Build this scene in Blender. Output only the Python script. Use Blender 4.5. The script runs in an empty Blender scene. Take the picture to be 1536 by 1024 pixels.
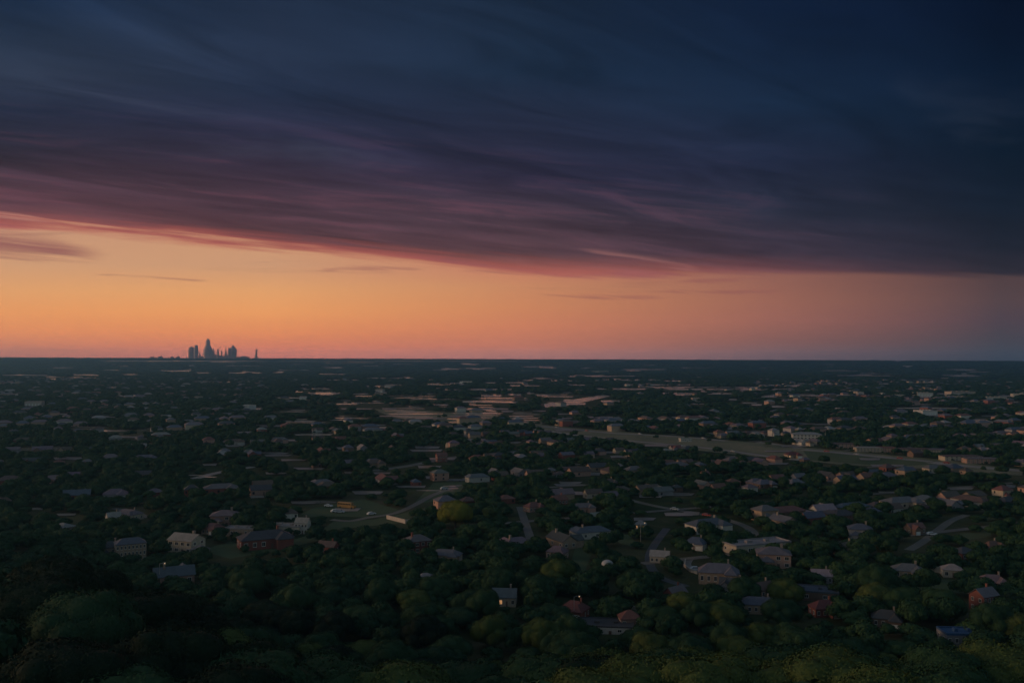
import bpy, math, random
import numpy as np
from math import radians as R, sin, cos, tan, atan, pi, sqrt
random.seed(7); rng = np.random.default_rng(7)
S = bpy.context.scene
COL = S.collection
W, H, F = 1536.0, 1024.0, 1330.0
CAMZ = 80.0
PITCH = atan(25.5/F); ROLL = R(0.19)

# ------------------------------------------------------------------ camera
cam = bpy.data.cameras.new('camera'); co = bpy.data.objects.new('camera', cam); COL.objects.link(co)
cam.sensor_width = 36.0; cam.lens = 36.0*F/W; cam.clip_start = 1.0; cam.clip_end = 400000.0
from mathutils import Matrix, Vector
CM = Matrix.Rotation(pi/2 + PITCH, 3, 'X') @ Matrix.Rotation(ROLL, 3, 'Z')
co.matrix_world = Matrix.Translation((0, 0, CAMZ)) @ CM.to_4x4()
S.camera = co
CMn = np.array(CM)

def project(P):
    """world points (n,3) -> picture position (n,2) on the 1536x1024 frame"""
    q = (np.atleast_2d(P) - np.array([0, 0, CAMZ])) @ CMn
    d = np.maximum(-q[:, 2], 1e-3)
    return np.stack([W/2 + F*q[:, 0]/d, H/2 - F*q[:, 1]/d], 1)

RISE = 60.0
def sstep(t): t = np.clip(t, 0, 1); return t*t*(3-2*t)
def terrain(x, y):
    x = np.asarray(x, float); y = np.asarray(y, float)
    edge = 104 + 62*sstep((-x-25)/80) + 6*np.sin(x*0.045)
    h = 30*(1-sstep((y-edge)/112))
    h = h + 12*np.exp(-(((x+186)/26)**2 + ((y-318)/28)**2))
    h = h + RISE*sstep((np.hypot(x, y)-4800)/3800)
    h = h + 3.0*np.sin(x*0.031+1.0)*np.sin(y*0.037)*(1-sstep((y-180)/100))
    return h
def at(px, py, z=None):
    """ground point seen at a position of the photograph"""
    d = CM @ Vector(((px-W/2)/F, -(py-H/2)/F, -1.0))
    if z is not None or 562 < py < 800:
        t = (CAMZ-(z or 0))/-d.z
        return (d.x*t, d.y*t)
    if py <= 562:
        t = CAMZ/-d.z if d.z < -1e-4 else 60000.0
        lo, hi = 500.0, min(t, 60000.0)
        for _ in range(40):
            t = (lo+hi)/2
            if CAMZ + d.z*t > float(terrain(d.x*t, d.y*t)): lo = t
            else: hi = t
        return (d.x*t, d.y*t)
    t = 60.0
    while t < 900 and CAMZ + d.z*t > float(terrain(d.x*t, d.y*t)): t += 0.5
    return (d.x*t, d.y*t)

# ------------------------------------------------------------------ helpers
def tag(o, label=None, cat=None, group=None, kind=None):
    if label: o['label'] = label
    if cat: o['category'] = cat
    if group: o['group'] = group
    if kind: o['kind'] = kind
    return o
class MB:
    def __init__(s): s.v = []; s.f = []; s.m = []
    def add(s, vs, fs, mi=0):
        b = len(s.v); s.v += [tuple(v) for v in vs]
        for f in fs: s.f.append(tuple(i+b for i in f)); s.m.append(mi)
        return s
    def box(s, x0, x1, y0, y1, z0, z1, mi=0, bottom=True):
        v = [(x0,y0,z0),(x1,y0,z0),(x1,y1,z0),(x0,y1,z0),(x0,y0,z1),(x1,y0,z1),(x1,y1,z1),(x0,y1,z1)]
        f = [(4,5,6,7),(0,1,5,4),(1,2,6,5),(2,3,7,6),(3,0,4,7)]
        if bottom: f.append((3,2,1,0))
        return s.add(v, f, mi)
    def frust(s, x, y, z0, z1, r0, r1, n=8, mi=0, rz=0, sy=1.0, cap=True):
        v = [(x+r0*cos(2*pi*i/n+rz), y+sy*r0*sin(2*pi*i/n+rz), z0) for i in range(n)] + \
            [(x+r1*cos(2*pi*i/n+rz), y+sy*r1*sin(2*pi*i/n+rz), z1) for i in range(n)]
        f = [(i, (i+1) % n, n+(i+1) % n, n+i) for i in range(n)]
        if cap: f.append(tuple(range(n, 2*n)))
        return s.add(v, f, mi)
    def tube(s, p, q, r0, r1, n=6, mi=0):
        p = Vector(p); q = Vector(q); a = (q-p).normalized()
        u = a.orthogonal().normalized(); w = a.cross(u)
        v = [p + r0*(u*cos(2*pi*i/n)+w*sin(2*pi*i/n)) for i in range(n)] + [q + r1*(u*cos(2*pi*i/n)+w*sin(2*pi*i/n)) for i in range(n)]
        return s.add(v, [(i, (i+1) % n, n+(i+1) % n, n+i) for i in range(n)] + [tuple(range(n, 2*n))], mi)
    def mesh(s, name, *mats):
        me = bpy.data.meshes.new(name); me.from_pydata(s.v, [], s.f)
        for m in mats: me.materials.append(m)
        if len(mats) > 1: me.polygons.foreach_set('material_index', s.m)
        me.update(); return me
def link(name, me, parent=None, loc=None, rz=None, color=None):
    o = bpy.data.objects.new(name, me); COL.objects.link(o)
    if parent: o.parent = parent
    if loc is not None: o.location = loc
    if rz is not None: o.rotation_euler = (0, 0, rz)
    if color is not None: o.color = (*color, 1)
    return o

# ------------------------------------------------------------------ node helper
class NT:
    def __init__(s, tree): s.t = tree; s.n = tree.nodes; s.l = tree.links
    def new(s, typ, **kw):
        n = s.n.new(typ)
        for k, v in kw.items(): setattr(n, k, v)
        return n
    def put(s, sock, v):
        if isinstance(v, bpy.types.NodeSocket): s.l.new(v, sock)
        elif isinstance(v, (tuple, list)) and len(v) == 3 and sock.type == 'RGBA': sock.default_value = (*v, 1)
        else: sock.default_value = v
    def m(s, op, a, b=0.0, c=0.0, clamp=False):
        n = s.new('ShaderNodeMath', operation=op, use_clamp=clamp)
        s.put(n.inputs[0], a); s.put(n.inputs[1], b); s.put(n.inputs[2], c)
        return n.outputs[0]
    def ss(s, v, a, b, c=0.0, d=1.0, smooth=True):
        n = s.new('ShaderNodeMapRange', interpolation_type='SMOOTHSTEP' if smooth else 'LINEAR')
        for i, q in enumerate((v, a, b, c, d)): s.put(n.inputs[i], q)
        return n.outputs[0]
    def mix(s, f, a, b, bt='MIX'):
        n = s.new('ShaderNodeMix', data_type='RGBA', blend_type=bt)
        s.put(n.inputs[0], f); s.put(n.inputs[6], a); s.put(n.inputs[7], b)
        return n.outputs[2]
    def ramp(s, v, stops, interp='LINEAR'):
        n = s.new('ShaderNodeValToRGB'); e = n.color_ramp.elements; n.color_ramp.interpolation = interp
        while len(e) < len(stops): e.new(0.5)
        for i, (p, c) in enumerate(sorted(stops, key=lambda q: q[0])):
            e[i].position = p; e[i].color = (*c, 1)
        s.put(n.inputs[0], v); return n.outputs[0]
    def noise(s, vec, scale, detail=3, rough=0.5, dist=0.0, col=False):
        n = s.new('ShaderNodeTexNoise')
        if vec is not None: s.put(n.inputs['Vector'], vec)
        n.inputs['Scale'].default_value = scale; n.inputs['Detail'].default_value = detail
        n.inputs['Roughness'].default_value = rough; n.inputs['Distortion'].default_value = dist
        return n.outputs[1 if col else 0]
    def vec(s, x, y, z=0.0):
        n = s.new('ShaderNodeCombineXYZ'); s.put(n.inputs[0], x); s.put(n.inputs[1], y); s.put(n.inputs[2], z)
        return n.outputs[0]
def srgb(c): return tuple(((v/255+0.055)/1.055)**2.4 if v > 10 else v/255/12.92 for v in c)

# ------------------------------------------------------------------ sky (world)
SUN_AZ, SUN_EL = R(-86), R(10)
wd = bpy.data.worlds.new('World'); S.world = wd; wd.use_nodes = True
def build_world():
    T = NT(wd.node_tree); T.n.clear()
    g = T.new('ShaderNodeTexCoord')
    sp = T.new('ShaderNodeSeparateXYZ'); T.l.new(g.outputs['Generated'], sp.inputs[0])
    X, Y, Z = sp.outputs
    az = T.m('ARCTAN2', X, Y)
    hl = T.m('SQRT', T.m('ADD', T.m('MULTIPLY', X, X), T.m('MULTIPLY', Y, Y)))
    # height of the direction over the horizon as seen on a plane facing the view (tan el / cos az)
    ca = T.m('MAXIMUM', T.m('COSINE', az), 0.75)
    v = T.m('DIVIDE', T.m('DIVIDE', Z, T.m('MAXIMUM', hl, 0.02)), ca)
    u = T.m('TANGENT', T.m('MINIMUM', T.m('MAXIMUM', az, -0.8), 0.8))
    # streaks of cloud run parallel on a flat deck
    zz = T.m('ADD', T.m('MAXIMUM', Z, 0.0), 0.03)
    PX, PY = T.m('DIVIDE', X, zz), T.m('DIVIDE', Y, zz)
    a30 = R(46)
    along = T.m('ADD', T.m('MULTIPLY', PX, sin(a30)), T.m('MULTIPLY', PY, cos(a30)))
    across = T.m('SUBTRACT', T.m('MULTIPLY', PX, cos(a30)), T.m('MULTIPLY', PY, sin(a30)))
    wob = T.noise(T.vec(T.m('MULTIPLY', along, .2), T.m('MULTIPLY', across, .5)), 1.0, 3)
    acw = T.m('ADD', across, T.m('MULTIPLY', T.m('SUBTRACT', wob, .5), 1.3))
    n1 = T.noise(T.vec(T.m('MULTIPLY', along, .42), T.m('MULTIPLY', acw, 1.25)), 1.0, 6, .58, .5)
    n2 = T.noise(T.vec(T.m('MULTIPLY', along, .55), T.m('MULTIPLY', acw, 4.5), 4.0), 1.0, 6, .62, .3)
    n3 = T.noise(T.vec(T.m('MULTIPLY', along, .16), T.m('MULTIPLY', acw, .42), 9.0), 1.0, 3, .5, .6)
    n7 = T.noise(T.vec(T.m('MULTIPLY', along, .8), T.m('MULTIPLY', acw, 1.9), 12.0), 1.0, 7, .62, .9)
    c7 = T.m('SUBTRACT', n7, .5)
    c1 = T.m('ADD', T.m('MULTIPLY', T.m('SUBTRACT', n1, .5), .75), T.m('MULTIPLY', c7, .95)); c2 = T.m('SUBTRACT', n2, .5); c3 = T.m('SUBTRACT', n3, .5)
    # lower edge of the deck against azimuth
    def vy(y): return (538-y)/F
    cv = T.new('ShaderNodeFloatCurve'); c = cv.mapping.curves[0]
    pts = [(0, 346), (100, 349), (200, 357), (400, 378), (600, 397), (700, 406), (800, 411), (900, 412), (1100, 408), (1536, 411)]
    def cu(x): return ((x-768)/F + 0.8)/1.6
    P = [(0.0, vy(280))] + [(cu(x), vy(y)) for x, y in pts] + [(1.0, vy(411))]
    while len(c.points) < len(P): c.points.new(.5, .5)
    for i, (px, py) in enumerate(P): c.points[i].location = (px, py*4)
    cv.mapping.update()
    T.put(cv.inputs['Value'], T.m('DIVIDE', T.m('ADD', u, .8), 1.6))
    ve = T.m('DIVIDE', cv.outputs[0], 4.0)
    edge_amp = T.ss(u, -.6, .55, .034, .006)
    vt = T.m('ADD', v, T.m('MULTIPLY', u, .10))
    n5 = T.noise(T.vec(T.m('MULTIPLY', u, 2.6), T.m('MULTIPLY', vt, 62.0), 7.0), 1.0, 6, .62, .5)
    c5 = T.m('SUBTRACT', n5, .5)
    n6 = T.noise(T.vec(T.m('MULTIPLY', u, 5.5), T.m('MULTIPLY', vt, 190.0), 3.0), 1.0, 5, .6, .4)
    c6 = T.m('SUBTRACT', n6, .5)
    rel = T.m('SUBTRACT', v, ve)
    relw = T.m('ADD', rel, T.m('MULTIPLY', T.m('ADD', T.m('MULTIPLY', c5, 1.6), T.m('ADD', T.m('MULTIPLY', c6, .5), T.m('MULTIPLY', c1, .5))), edge_amp))
    deck = T.ss(relw, -.004, T.ss(u, -.6, .4, .011, .004))
    # deck colours in five directions
    K = [(40, [(0,(150,88,82)),(14,(112,70,74)),(40,(84,56,66)),(80,(66,49,62)),(130,(42,40,58)),(180,(31,38,60)),(240,(42,54,76)),(300,(33,48,72)),(340,(25,42,68))]),
         (400,[(0,(168,92,80)),(12,(130,78,78)),(28,(100,68,76)),(60,(80,58,70)),(120,(60,49,68)),(180,(43,46,72)),(240,(36,50,78)),(300,(40,56,84)),(370,(35,52,80))]),
         (780,[(0,(165,100,88)),(12,(128,84,82)),(30,(95,68,76)),(90,(70,57,71)),(150,(46,44,68)),(210,(40,47,73)),(300,(28,47,73)),(400,(27,45,70))]),
         (1150,[(0,(112,76,80)),(10,(88,64,74)),(30,(64,53,68)),(90,(42,46,65)),(160,(33,42,68)),(250,(24,44,72)),(400,(16,34,64))]),
         (1500,[(0,(56,50,62)),(40,(37,41,58)),(100,(22,34,54)),(200,(11,30,53)),(300,(8,27,54)),(400,(6,20,48))])]
    K2 = [(40,[(538,(188,110,98)),(522,(206,120,90)),(500,(228,138,84)),(470,(234,154,94)),(440,(228,162,108)),(400,(210,158,122)),(350,(200,150,124))]),
          (400,[(538,(186,106,98)),(522,(206,116,90)),(500,(224,135,84)),(470,(234,156,96)),(440,(228,162,108)),(400,(205,154,122))]),
          (780,[(538,(156,104,106)),(520,(186,112,96)),(490,(208,126,92)),(460,(210,136,96)),(430,(206,140,104)),(410,(202,132,106))]),
          (1150,[(538,(114,90,104)),(510,(146,98,98)),(480,(172,108,96)),(450,(174,112,97)),(415,(164,108,98))]),
          (1500,[(538,(66,68,88)),(510,(78,72,90)),(480,(92,72,85)),(450,(101,77,84)),(420,(98,74,80))])]
    K = [(x, [(p, (k[0]*f*1.03, k[1]*f*.97, k[2]*f*.95)) for p, k in st]) for (x, st), f in zip(K, (1.0, .87, .91, .92, .76))]
    K2 = [(x, [(p, (k[0]*f, k[1]*f*.985 - (4 if p > 505 else 0), k[2]*f*.97 - (14 if p > 505 else 4))) for p, k in st]) for (x, st), f in zip(K2, (.98, .98, .95, .88, .81))]
    rp = T.m('ADD', T.m('MULTIPLY', rel, F/540), T.m('MULTIPLY', c3, .10), clamp=True)
    vp = T.m('MULTIPLY', v, F/540, clamp=True)
    decks = [T.ramp(rp, [(p/540, srgb(k)) for p, k in st]) for _, st in K]
    clears = [T.ramp(vp, [((538-p)/540, srgb(k)) for p, k in st]) for _, st in K2]
    xs = [atan((x-768)/F) for x, _ in K]
    dk, cl = decks[0], clears[0]
    for i in range(4):
        w = T.ss(az, xs[i], xs[i+1], smooth=False)
        dk = T.mix(w, dk, decks[i+1]); cl = T.mix(w, cl, clears[i+1])
    # wisps: lighter and darker streaks of the deck
    wisp = T.m('ADD', T.m('MULTIPLY', c1, T.ss(rel, .0, .12, 1.0, 1.8)), T.m('MULTIPLY', c2, T.ss(rel, .0, .12, .6, .2)))
    wisp = T.m('ADD', wisp, T.m('MULTIPLY', c5, T.ss(rel, .02, .14, 1.5, .2)))
    wisp = T.m('ADD', T.m('MULTIPLY', T.m('ADD', wisp, T.m('MULTIPLY', c3, 1.2)), T.ss(u, .1, .6, .9, .45)), 1.0)
    sc = T.new('ShaderNodeVectorMath', operation='SCALE'); T.put(sc.inputs[0], dk); T.put(sc.inputs['Scale'], T.m('MAXIMUM', wisp, .35))
    dk = sc.outputs[0]
    # the glow under the lower edge and rosy patches farther in
    gl = T.m('MULTIPLY', T.ss(T.m('ADD', relw, T.m('MULTIPLY', c6, .012)), .022, .0), T.ss(u, .45, -.25, .0, .62))
    dk = T.mix(gl, dk, srgb((184, 92, 82)))
    ro = T.m('MULTIPLY', T.m('MULTIPLY', T.ss(T.m('ADD', c7, c5), .02, .26), T.ss(rel, .17, .05)), T.ss(u, .5, -.1, .0, .32))
    dk = T.mix(ro, dk, srgb((112, 66, 78)))
    pale = T.m('MULTIPLY', T.ss(T.m('ADD', n1, T.m('MULTIPLY', c3, .8)), .58, .78), T.ss(rel, .05, .16))
    dk = T.mix(T.m('MULTIPLY', pale, T.ss(u, -.1, .5, .34, .10)), dk, srgb((74, 80, 98)))
    # thin bars of cloud in the clear band
    n4 = T.noise(T.vec(T.m('MULTIPLY', u, 4.0), T.m('MULTIPLY', v, 120.0), 2.0), 1.0, 5, .6, .4)
    bar = T.m('MULTIPLY', T.ss(n4, .56, .70), T.m('MULTIPLY', T.ss(v, .065, .085), T.ss(rel, -.06, -.004)))
    cl = T.mix(T.m('MULTIPLY', bar, .38), cl, T.mix(.55, cl, srgb((120, 68, 72))))
    def streak(x0, y0, x1, y1, th):
        u0, v0, u1, v1 = (x0-768)/F, vy(y0), (x1-768)/F, vy(y1)
        t = T.m('DIVIDE', T.m('SUBTRACT', u, u0), (u1-u0))
        vc = T.m('ADD', v0, T.m('MULTIPLY', t, v1-v0))
        dd = T.m('ABSOLUTE', T.m('SUBTRACT', T.m('ADD', v, T.m('MULTIPLY', T.m('ADD', c5, T.m('MULTIPLY', c6, .6)), .022)), vc))
        body = T.m('MULTIPLY', T.m('MULTIPLY', t, T.m('SUBTRACT', 1.0, t)), 4.0, clamp=True)
        wdt = T.m('MULTIPLY', T.m('SQRT', body), th/F)
        return T.m('MULTIPLY', T.m('MULTIPLY', T.ss(T.m('DIVIDE', dd, T.m('MAXIMUM', wdt, 1e-4)), 1.5, .0), T.ss(body, 0.0, .6)), T.ss(n6, .30, .55))
    wedge = None
    for a in ((-330, 318, 170, 387, 19), (-200, 380, 120, 391, 6), (470, 404, 640, 407, 3), (680, 408, 1010, 412, 4), (800, 441, 1010, 444, 3.2), (960, 434, 1180, 433, 2.6), (1010, 417, 1160, 416, 2.2), (130, 417, 320, 420, 3), (870, 380, 1000, 402, 6)):
        s_ = T.m('MULTIPLY', streak(*a), 1.0 if a[4] > 10 else .5)
        wedge = s_ if wedge is None else T.m('MAXIMUM', wedge, s_)
    under = T.mix(.80, cl, srgb((132, 72, 76)))
    cl = T.mix(wedge, cl, under)
    front = T.mix(deck, cl, dk)
    # a bright streak breaking through above the wedge
    front = T.mix(T.m('MULTIPLY', streak(-220, 300, 95, 338, 5), .7), front, srgb((196, 134, 116)))
    front = T.mix(T.m('MULTIPLY', streak(860, 372, 1060, 404, 7), .40), front, srgb((170, 112, 104)))
    # the twilight sky overhead and behind
    sk = T.new('ShaderNodeTexSky', sky_type='NISHITA', sun_disc=False, sun_elevation=SUN_EL, sun_rotation=SUN_AZ)
    sk.air_density = 1.2; sk.dust_density = 2.0; sk.ozone_density = 2.0
    sv = T.new('ShaderNodeVectorMath', operation='SCALE'); T.put(sv.inputs[0], T.mix(1.0, sk.outputs[0], (1.0,.90,.80), 'MULTIPLY')); sv.inputs['Scale'].default_value = BACK
    back = T.m('MAXIMUM', T.ss(T.m('ABSOLUTE', az), R(48), R(115)), T.ss(v, .55, 1.3))
    front = T.mix(back, front, sv.outputs[0])
    # the air below the top of the haze dims the lowest sky: the sky beyond it is that much brighter
    tau = T.m('MINIMUM', T.m('DIVIDE', HAZE*(HTOP-CAMZ), T.m('MAXIMUM', v, .002)), 2.8)
    bo = T.new('ShaderNodeVectorMath', operation='SCALE'); T.put(bo.inputs[0], front); T.put(bo.inputs['Scale'], T.m('EXPONENT', T.m('MULTIPLY', tau, 1.0)))
    front = bo.outputs[0]
    # below the horizon: dark land
    front = T.mix(T.ss(Z, -.004, -.0005), srgb((20, 26, 36)), front)
    bg = T.new('ShaderNodeBackground'); T.put(bg.inputs[0], front); bg.inputs[1].default_value = 1.0
    # the Nishita sky lies thinly behind the whole dome too, at strength 0.05
    bg2 = T.new('ShaderNodeBackground'); T.put(bg2.inputs[0], sk.outputs[0]); bg2.inputs[1].default_value = 0.0
    ad = T.new('ShaderNodeAddShader'); T.l.new(bg.outputs[0], ad.inputs[0]); T.l.new(bg2.outputs[0], ad.inputs[1])
    o = T.new('ShaderNodeOutputWorld'); T.l.new(bg.outputs[0], o.inputs[0])
    T.n.remove(ad); T.n.remove(bg2)
BACK = 0.125
HAZE = 1.05e-4; HTOP = 285.0
build_world()
wd.cycles.sampling_method = 'MANUAL'; wd.cycles.sample_map_resolution = 512

sl = bpy.data.lights.new('sun', 'SUN'); so = bpy.data.objects.new('sun', sl); COL.objects.link(so)
SUNL_AZ = SUN_AZ
sl.energy = .7; sl.angle = R(14); sl.color = (1.0, .56, .36)
so.rotation_euler = Vector((-sin(SUNL_AZ)*cos(SUN_EL), -cos(SUNL_AZ)*cos(SUN_EL), -sin(SUN_EL))).to_track_quat('-Z', 'Y').to_euler()

# ------------------------------------------------------------------ materials
def mat(name): 
    m = bpy.data.materials.new(name); m.use_nodes = True; T = NT(m.node_tree); T.n.clear()
    b = T.new('ShaderNodeBsdfPrincipled'); o = T.new('ShaderNodeOutputMaterial'); T.l.new(b.outputs[0], o.inputs[0])
    return m, T, b
def flat(name, c, rough=.6, spec=.5, metal=0.0, em=None, es=0, var=.12, sc=.8):
    m, T, b = mat(name)
    tc = T.new('ShaderNodeTexCoord').outputs['Object']
    n = T.noise(tc, sc, 4)
    f = T.ss(n, .3, .7, 1-var, 1+var, False)
    v = T.new('ShaderNodeVectorMath', operation='SCALE'); T.put(v.inputs[0], c); T.put(v.inputs['Scale'], f)
    T.put(b.inputs['Base Color'], v.outputs[0]); b.inputs['Roughness'].default_value = rough
    b.inputs['Specular IOR Level'].default_value = spec; b.inputs['Metallic'].default_value = metal
    if em: T.put(b.inputs['Emission Color'], em); b.inputs['Emission Strength'].default_value = es
    return m
def foliage(name, c0, c1, rough=.75):
    m, T, b = mat(name)
    oi = T.new('ShaderNodeObjectInfo'); ge = T.new('ShaderNodeNewGeometry')
    n = T.noise(ge.outputs['Position'], .35, 3)
    n2 = T.noise(ge.outputs['Position'], .012, 3)
    f = T.m('ADD', T.m('MULTIPLY', oi.outputs['Random'], .55), T.m('MULTIPLY', T.ss(n, .3, .7, 0, 1, False), .25), clamp=True)
    f = T.m('ADD', f, T.m('MULTIPLY', T.ss(n2, .35, .65, -.1, .3, False), 1.0), clamp=True)
    T.put(b.inputs['Base Color'], T.mix(f, c0, c1)); b.inputs['Roughness'].default_value = rough
    b.inputs['Specular IOR Level'].default_value = .12
    return m
M = {}
M['leaf'] = foliage('leaf_green', (.012,.042,.022), (.036,.076,.030))
M['leaf_olive'] = foliage('leaf_olive', (.044,.078,.023), (.078,.104,.030))
M['leaf_yellow'] = foliage('leaf_yellow', (.10,.12,.02), (.15,.15,.025))
M['leaf_dark'] = foliage('leaf_dark', (.004,.015,.008), (.011,.030,.013))  # darker leaf copy: paints shade into the lower-left crowns, sparser elsewhere
M['bark'] = flat('bark', (.07,.055,.045), .9, .2)
def ground_mat():
    m, T, b = mat('ground')
    p = T.new('ShaderNodeNewGeometry').outputs['Position']
    n1 = T.noise(p, .008, 6, .6); n2 = T.noise(p, .09, 5, .6); n3 = T.noise(p, .0012, 5, .6); n4 = T.noise(p, .6, 3)
    c = T.mix(T.ss(n1, .42, .6), (.030,.048,.020), (.075,.075,.038))
    c = T.mix(T.ss(n2, .5, .68, 0, .5), c, (.11,.085,.055))
    c = T.mix(T.ss(n3, .5, .62, 0, .45), c, (.035,.05,.03))
    c = T.mix(T.ss(n4, .4, .7, 0, .25), c, (.03,.035,.018))
    T.put(b.inputs['Base Color'], c); b.inputs['Roughness'].default_value = .9; b.inputs['Specular IOR Level'].default_value = .05
    return m
def sheet_mat(name, c0, c1, rough, spec=.5, sc=.05, stretch=1.0):
    m, T, b = mat(name)
    g = T.new('ShaderNodeNewGeometry').outputs['Position']
    n1 = T.noise(g, sc, 5, .6); n2 = T.noise(g, sc*9, 4)
    f = T.m('ADD', T.ss(n1, .35, .65, 0, .7), T.ss(n2, .35, .7, 0, .3))
    T.put(b.inputs['Base Color'], T.mix(f, c0, c1)); T.put(b.inputs['Roughness'], T.ss(n1, .3, .7, rough-.08, rough+.15, False))
    b.inputs['Specular IOR Level'].default_value = spec
    return m
M['ground'] = ground_mat()
M['field'] = sheet_mat('dry_field', (.34,.27,.21), (.66,.54,.43), .19, 1.0, .01)
M['lot'] = sheet_mat('pale_lot', (.13,.115,.10), (.30,.25,.21), .34, .7, .08)
M['verge'] = sheet_mat('dry_verge', (.085,.10,.04), (.22,.185,.105), .6, .4, .02)
M['grass'] = sheet_mat('mown_grass', (.045,.075,.03), (.085,.10,.045), .8, .25, .03)
M['street'] = sheet_mat('worn_street', (.09,.082,.07), (.19,.165,.13), .55, .4, .08)
M['road'] = sheet_mat('pale_concrete', (.20,.17,.14), (.30,.26,.22), .42, .6, .08)
M['asphalt'] = sheet_mat('asphalt', (.045,.045,.048), (.08,.078,.078), .6, .5, .08)
M['water'] = sheet_mat('pool_water', (.01,.09,.22), (.015,.12,.28), .15, .5, .2)
def wall_mat():
    m, T, b = mat('painted_wall')
    oi = T.new('ShaderNodeObjectInfo'); tc = T.new('ShaderNodeTexCoord').outputs['Object']
    n = T.noise(tc, 1.1, 5, .6)
    v = T.new('ShaderNodeVectorMath', operation='SCALE'); T.put(v.inputs[0], oi.outputs['Color']); T.put(v.inputs['Scale'], T.ss(n, .25, .75, .62, .98, False))
    T.put(b.inputs['Base Color'], v.outputs[0]); b.inputs['Roughness'].default_value = .75
    return m
def roof_mat():
    m, T, b = mat('shingle_roof')
    oi = T.new('ShaderNodeObjectInfo'); tc = T.new('ShaderNodeTexCoord').outputs['Object']
    mp = T.new('ShaderNodeMapping'); T.put(mp.inputs[0], tc); mp.inputs['Scale'].default_value = (1.2, 1.2, 7)
    n = T.noise(mp.outputs[0], 1.5, 3, .6); n2 = T.noise(tc, .35, 4)
    f = T.m('MULTIPLY', T.ss(n, .3, .7, .78, 1.15, False), T.ss(n2, .3, .7, .8, 1.15, False))
    v = T.new('ShaderNodeVectorMath', operation='SCALE'); T.put(v.inputs[0], oi.outputs['Color']); T.put(v.inputs['Scale'], T.m('MULTIPLY', f, .66))
    T.put(b.inputs['Base Color'], v.outputs[0]); b.inputs['Roughness'].default_value = .62
    return m
M['wall'] = wall_mat(); M['roof'] = roof_mat()
M['trim'] = flat('white_trim', (.62,.60,.56), .5)
M['glass'] = flat('window_glass', (.02,.025,.03), .12, .8)
M['lit'] = flat('lit_window', (.3,.2,.1), .5, em=(1.0,.50,.20), es=.42)
M['lamp'] = flat('lamp_glow', (.5,.4,.3), .5, em=(1.0,.66,.36), es=.6)
M['door'] = flat('door', (.12,.07,.05), .5)
M['tyre'] = flat('tyre', (.02,.02,.02), .8)
M['metal'] = flat('galvanised', (.35,.36,.37), .4, .5, .6)
M['bus'] = flat('bus_yellow', (.34,.18,.05), .4)
M['carwhite'] = flat('white_paint', (.34,.34,.33), .35)
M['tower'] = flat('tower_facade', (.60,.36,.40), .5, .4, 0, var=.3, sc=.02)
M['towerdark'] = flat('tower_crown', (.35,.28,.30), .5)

# ------------------------------------------------------------------ ground
def build_ground():
    rings = [0.0]; r = 6.0; step = 6.0
    while r < 26000:
        rings.append(r); step = 5.0 if r < 480 else r*0.06; r += step
    na = 240
    rr = np.array(rings[1:]); aa = np.arange(na)*2*pi/na
    X = (rr[:, None]*np.sin(aa)).ravel(); Y = (rr[:, None]*np.cos(aa)).ravel()
    Z = terrain(X, Y)
    V = [(0, 0, float(terrain(0, 0)))] + list(zip(X.tolist(), Y.tolist(), Z.tolist()))
    Fc = [(0, 1+(j+1) % na, 1+j) for j in range(na)]
    for i in range(len(rr)-1):
        for j in range(na):
            a, b = 1+i*na+j, 1+i*na+(j+1) % na
            Fc.append((a, b, b+na, a+na))
    me = bpy.data.meshes.new('ground'); me.from_pydata(V, [], Fc); me.materials.append(M['ground'])
    me.polygons.foreach_set('use_smooth', [True]*len(Fc)); me.update()
    tag(link('ground', me), kind='structure')
build_ground()

ROADS = []      # (points, half width) for clearing trees
FIELDC = []
CLEAR = []      # polygons on the photograph that stay free of trees
def strip(name, pix, width, m, lift, taper=None, clear=1.0, kind='structure'):
    P = [at(*p) for p in pix]
    # smooth (Catmull-Rom) so bends read as curves
    Q = []
    for i in range(len(P)-1):
        p0, p1, p2, p3 = P[max(i-1, 0)], P[i], P[i+1], P[min(i+2, len(P)-1)]
        for k in range(8):
            t = k/8
            Q.append(tuple(.5*((2*p1[j]) + (-p0[j]+p2[j])*t + (2*p0[j]-5*p1[j]+4*p2[j]-p3[j])*t*t + (-p0[j]+3*p1[j]-3*p2[j]+p3[j])*t**3) for j in (0, 1)))
    Q.append(P[-1])
    v = []; n = len(Q)
    for i in range(n):
        a, b = Q[max(i-1, 0)], Q[min(i+1, n-1)]
        dx, dy = b[0]-a[0], b[1]-a[1]; L = sqrt(dx*dx+dy*dy) or 1
        w = width/2
        for s in (-1, 1):
            x, y = Q[i][0]-dy/L*w*s, Q[i][1]+dx/L*w*s
            v.append((x, y, float(terrain(x, y))+lift))
    b = MB(); b.add(v, [(2*i, 2*i+1, 2*i+3, 2*i+2) for i in range(n-1)])
    tag(link(name, b.mesh(name, m)), kind=kind)
    if clear: ROADS.append((Q, width/2*clear))
    if name in ('street', 'driveway') and pix[0][1] > 700:
        pq = project(np.array([(a, b_, float(terrain(a, b_))) for a, b_ in Q]))
        for a, b_ in zip(pq[::2], pq[2::2]):
            x0, x1 = sorted((a[0], b_[0])); y0, y1 = sorted((a[1], b_[1]))
            
            if random.random() < .62: CLEAR.append(np.array([(x0, y0-1.2), (x1, y0-1.2), (x1, y1+1.2), (x0, y1+1.2)])); FIELDC.append(True)
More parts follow.
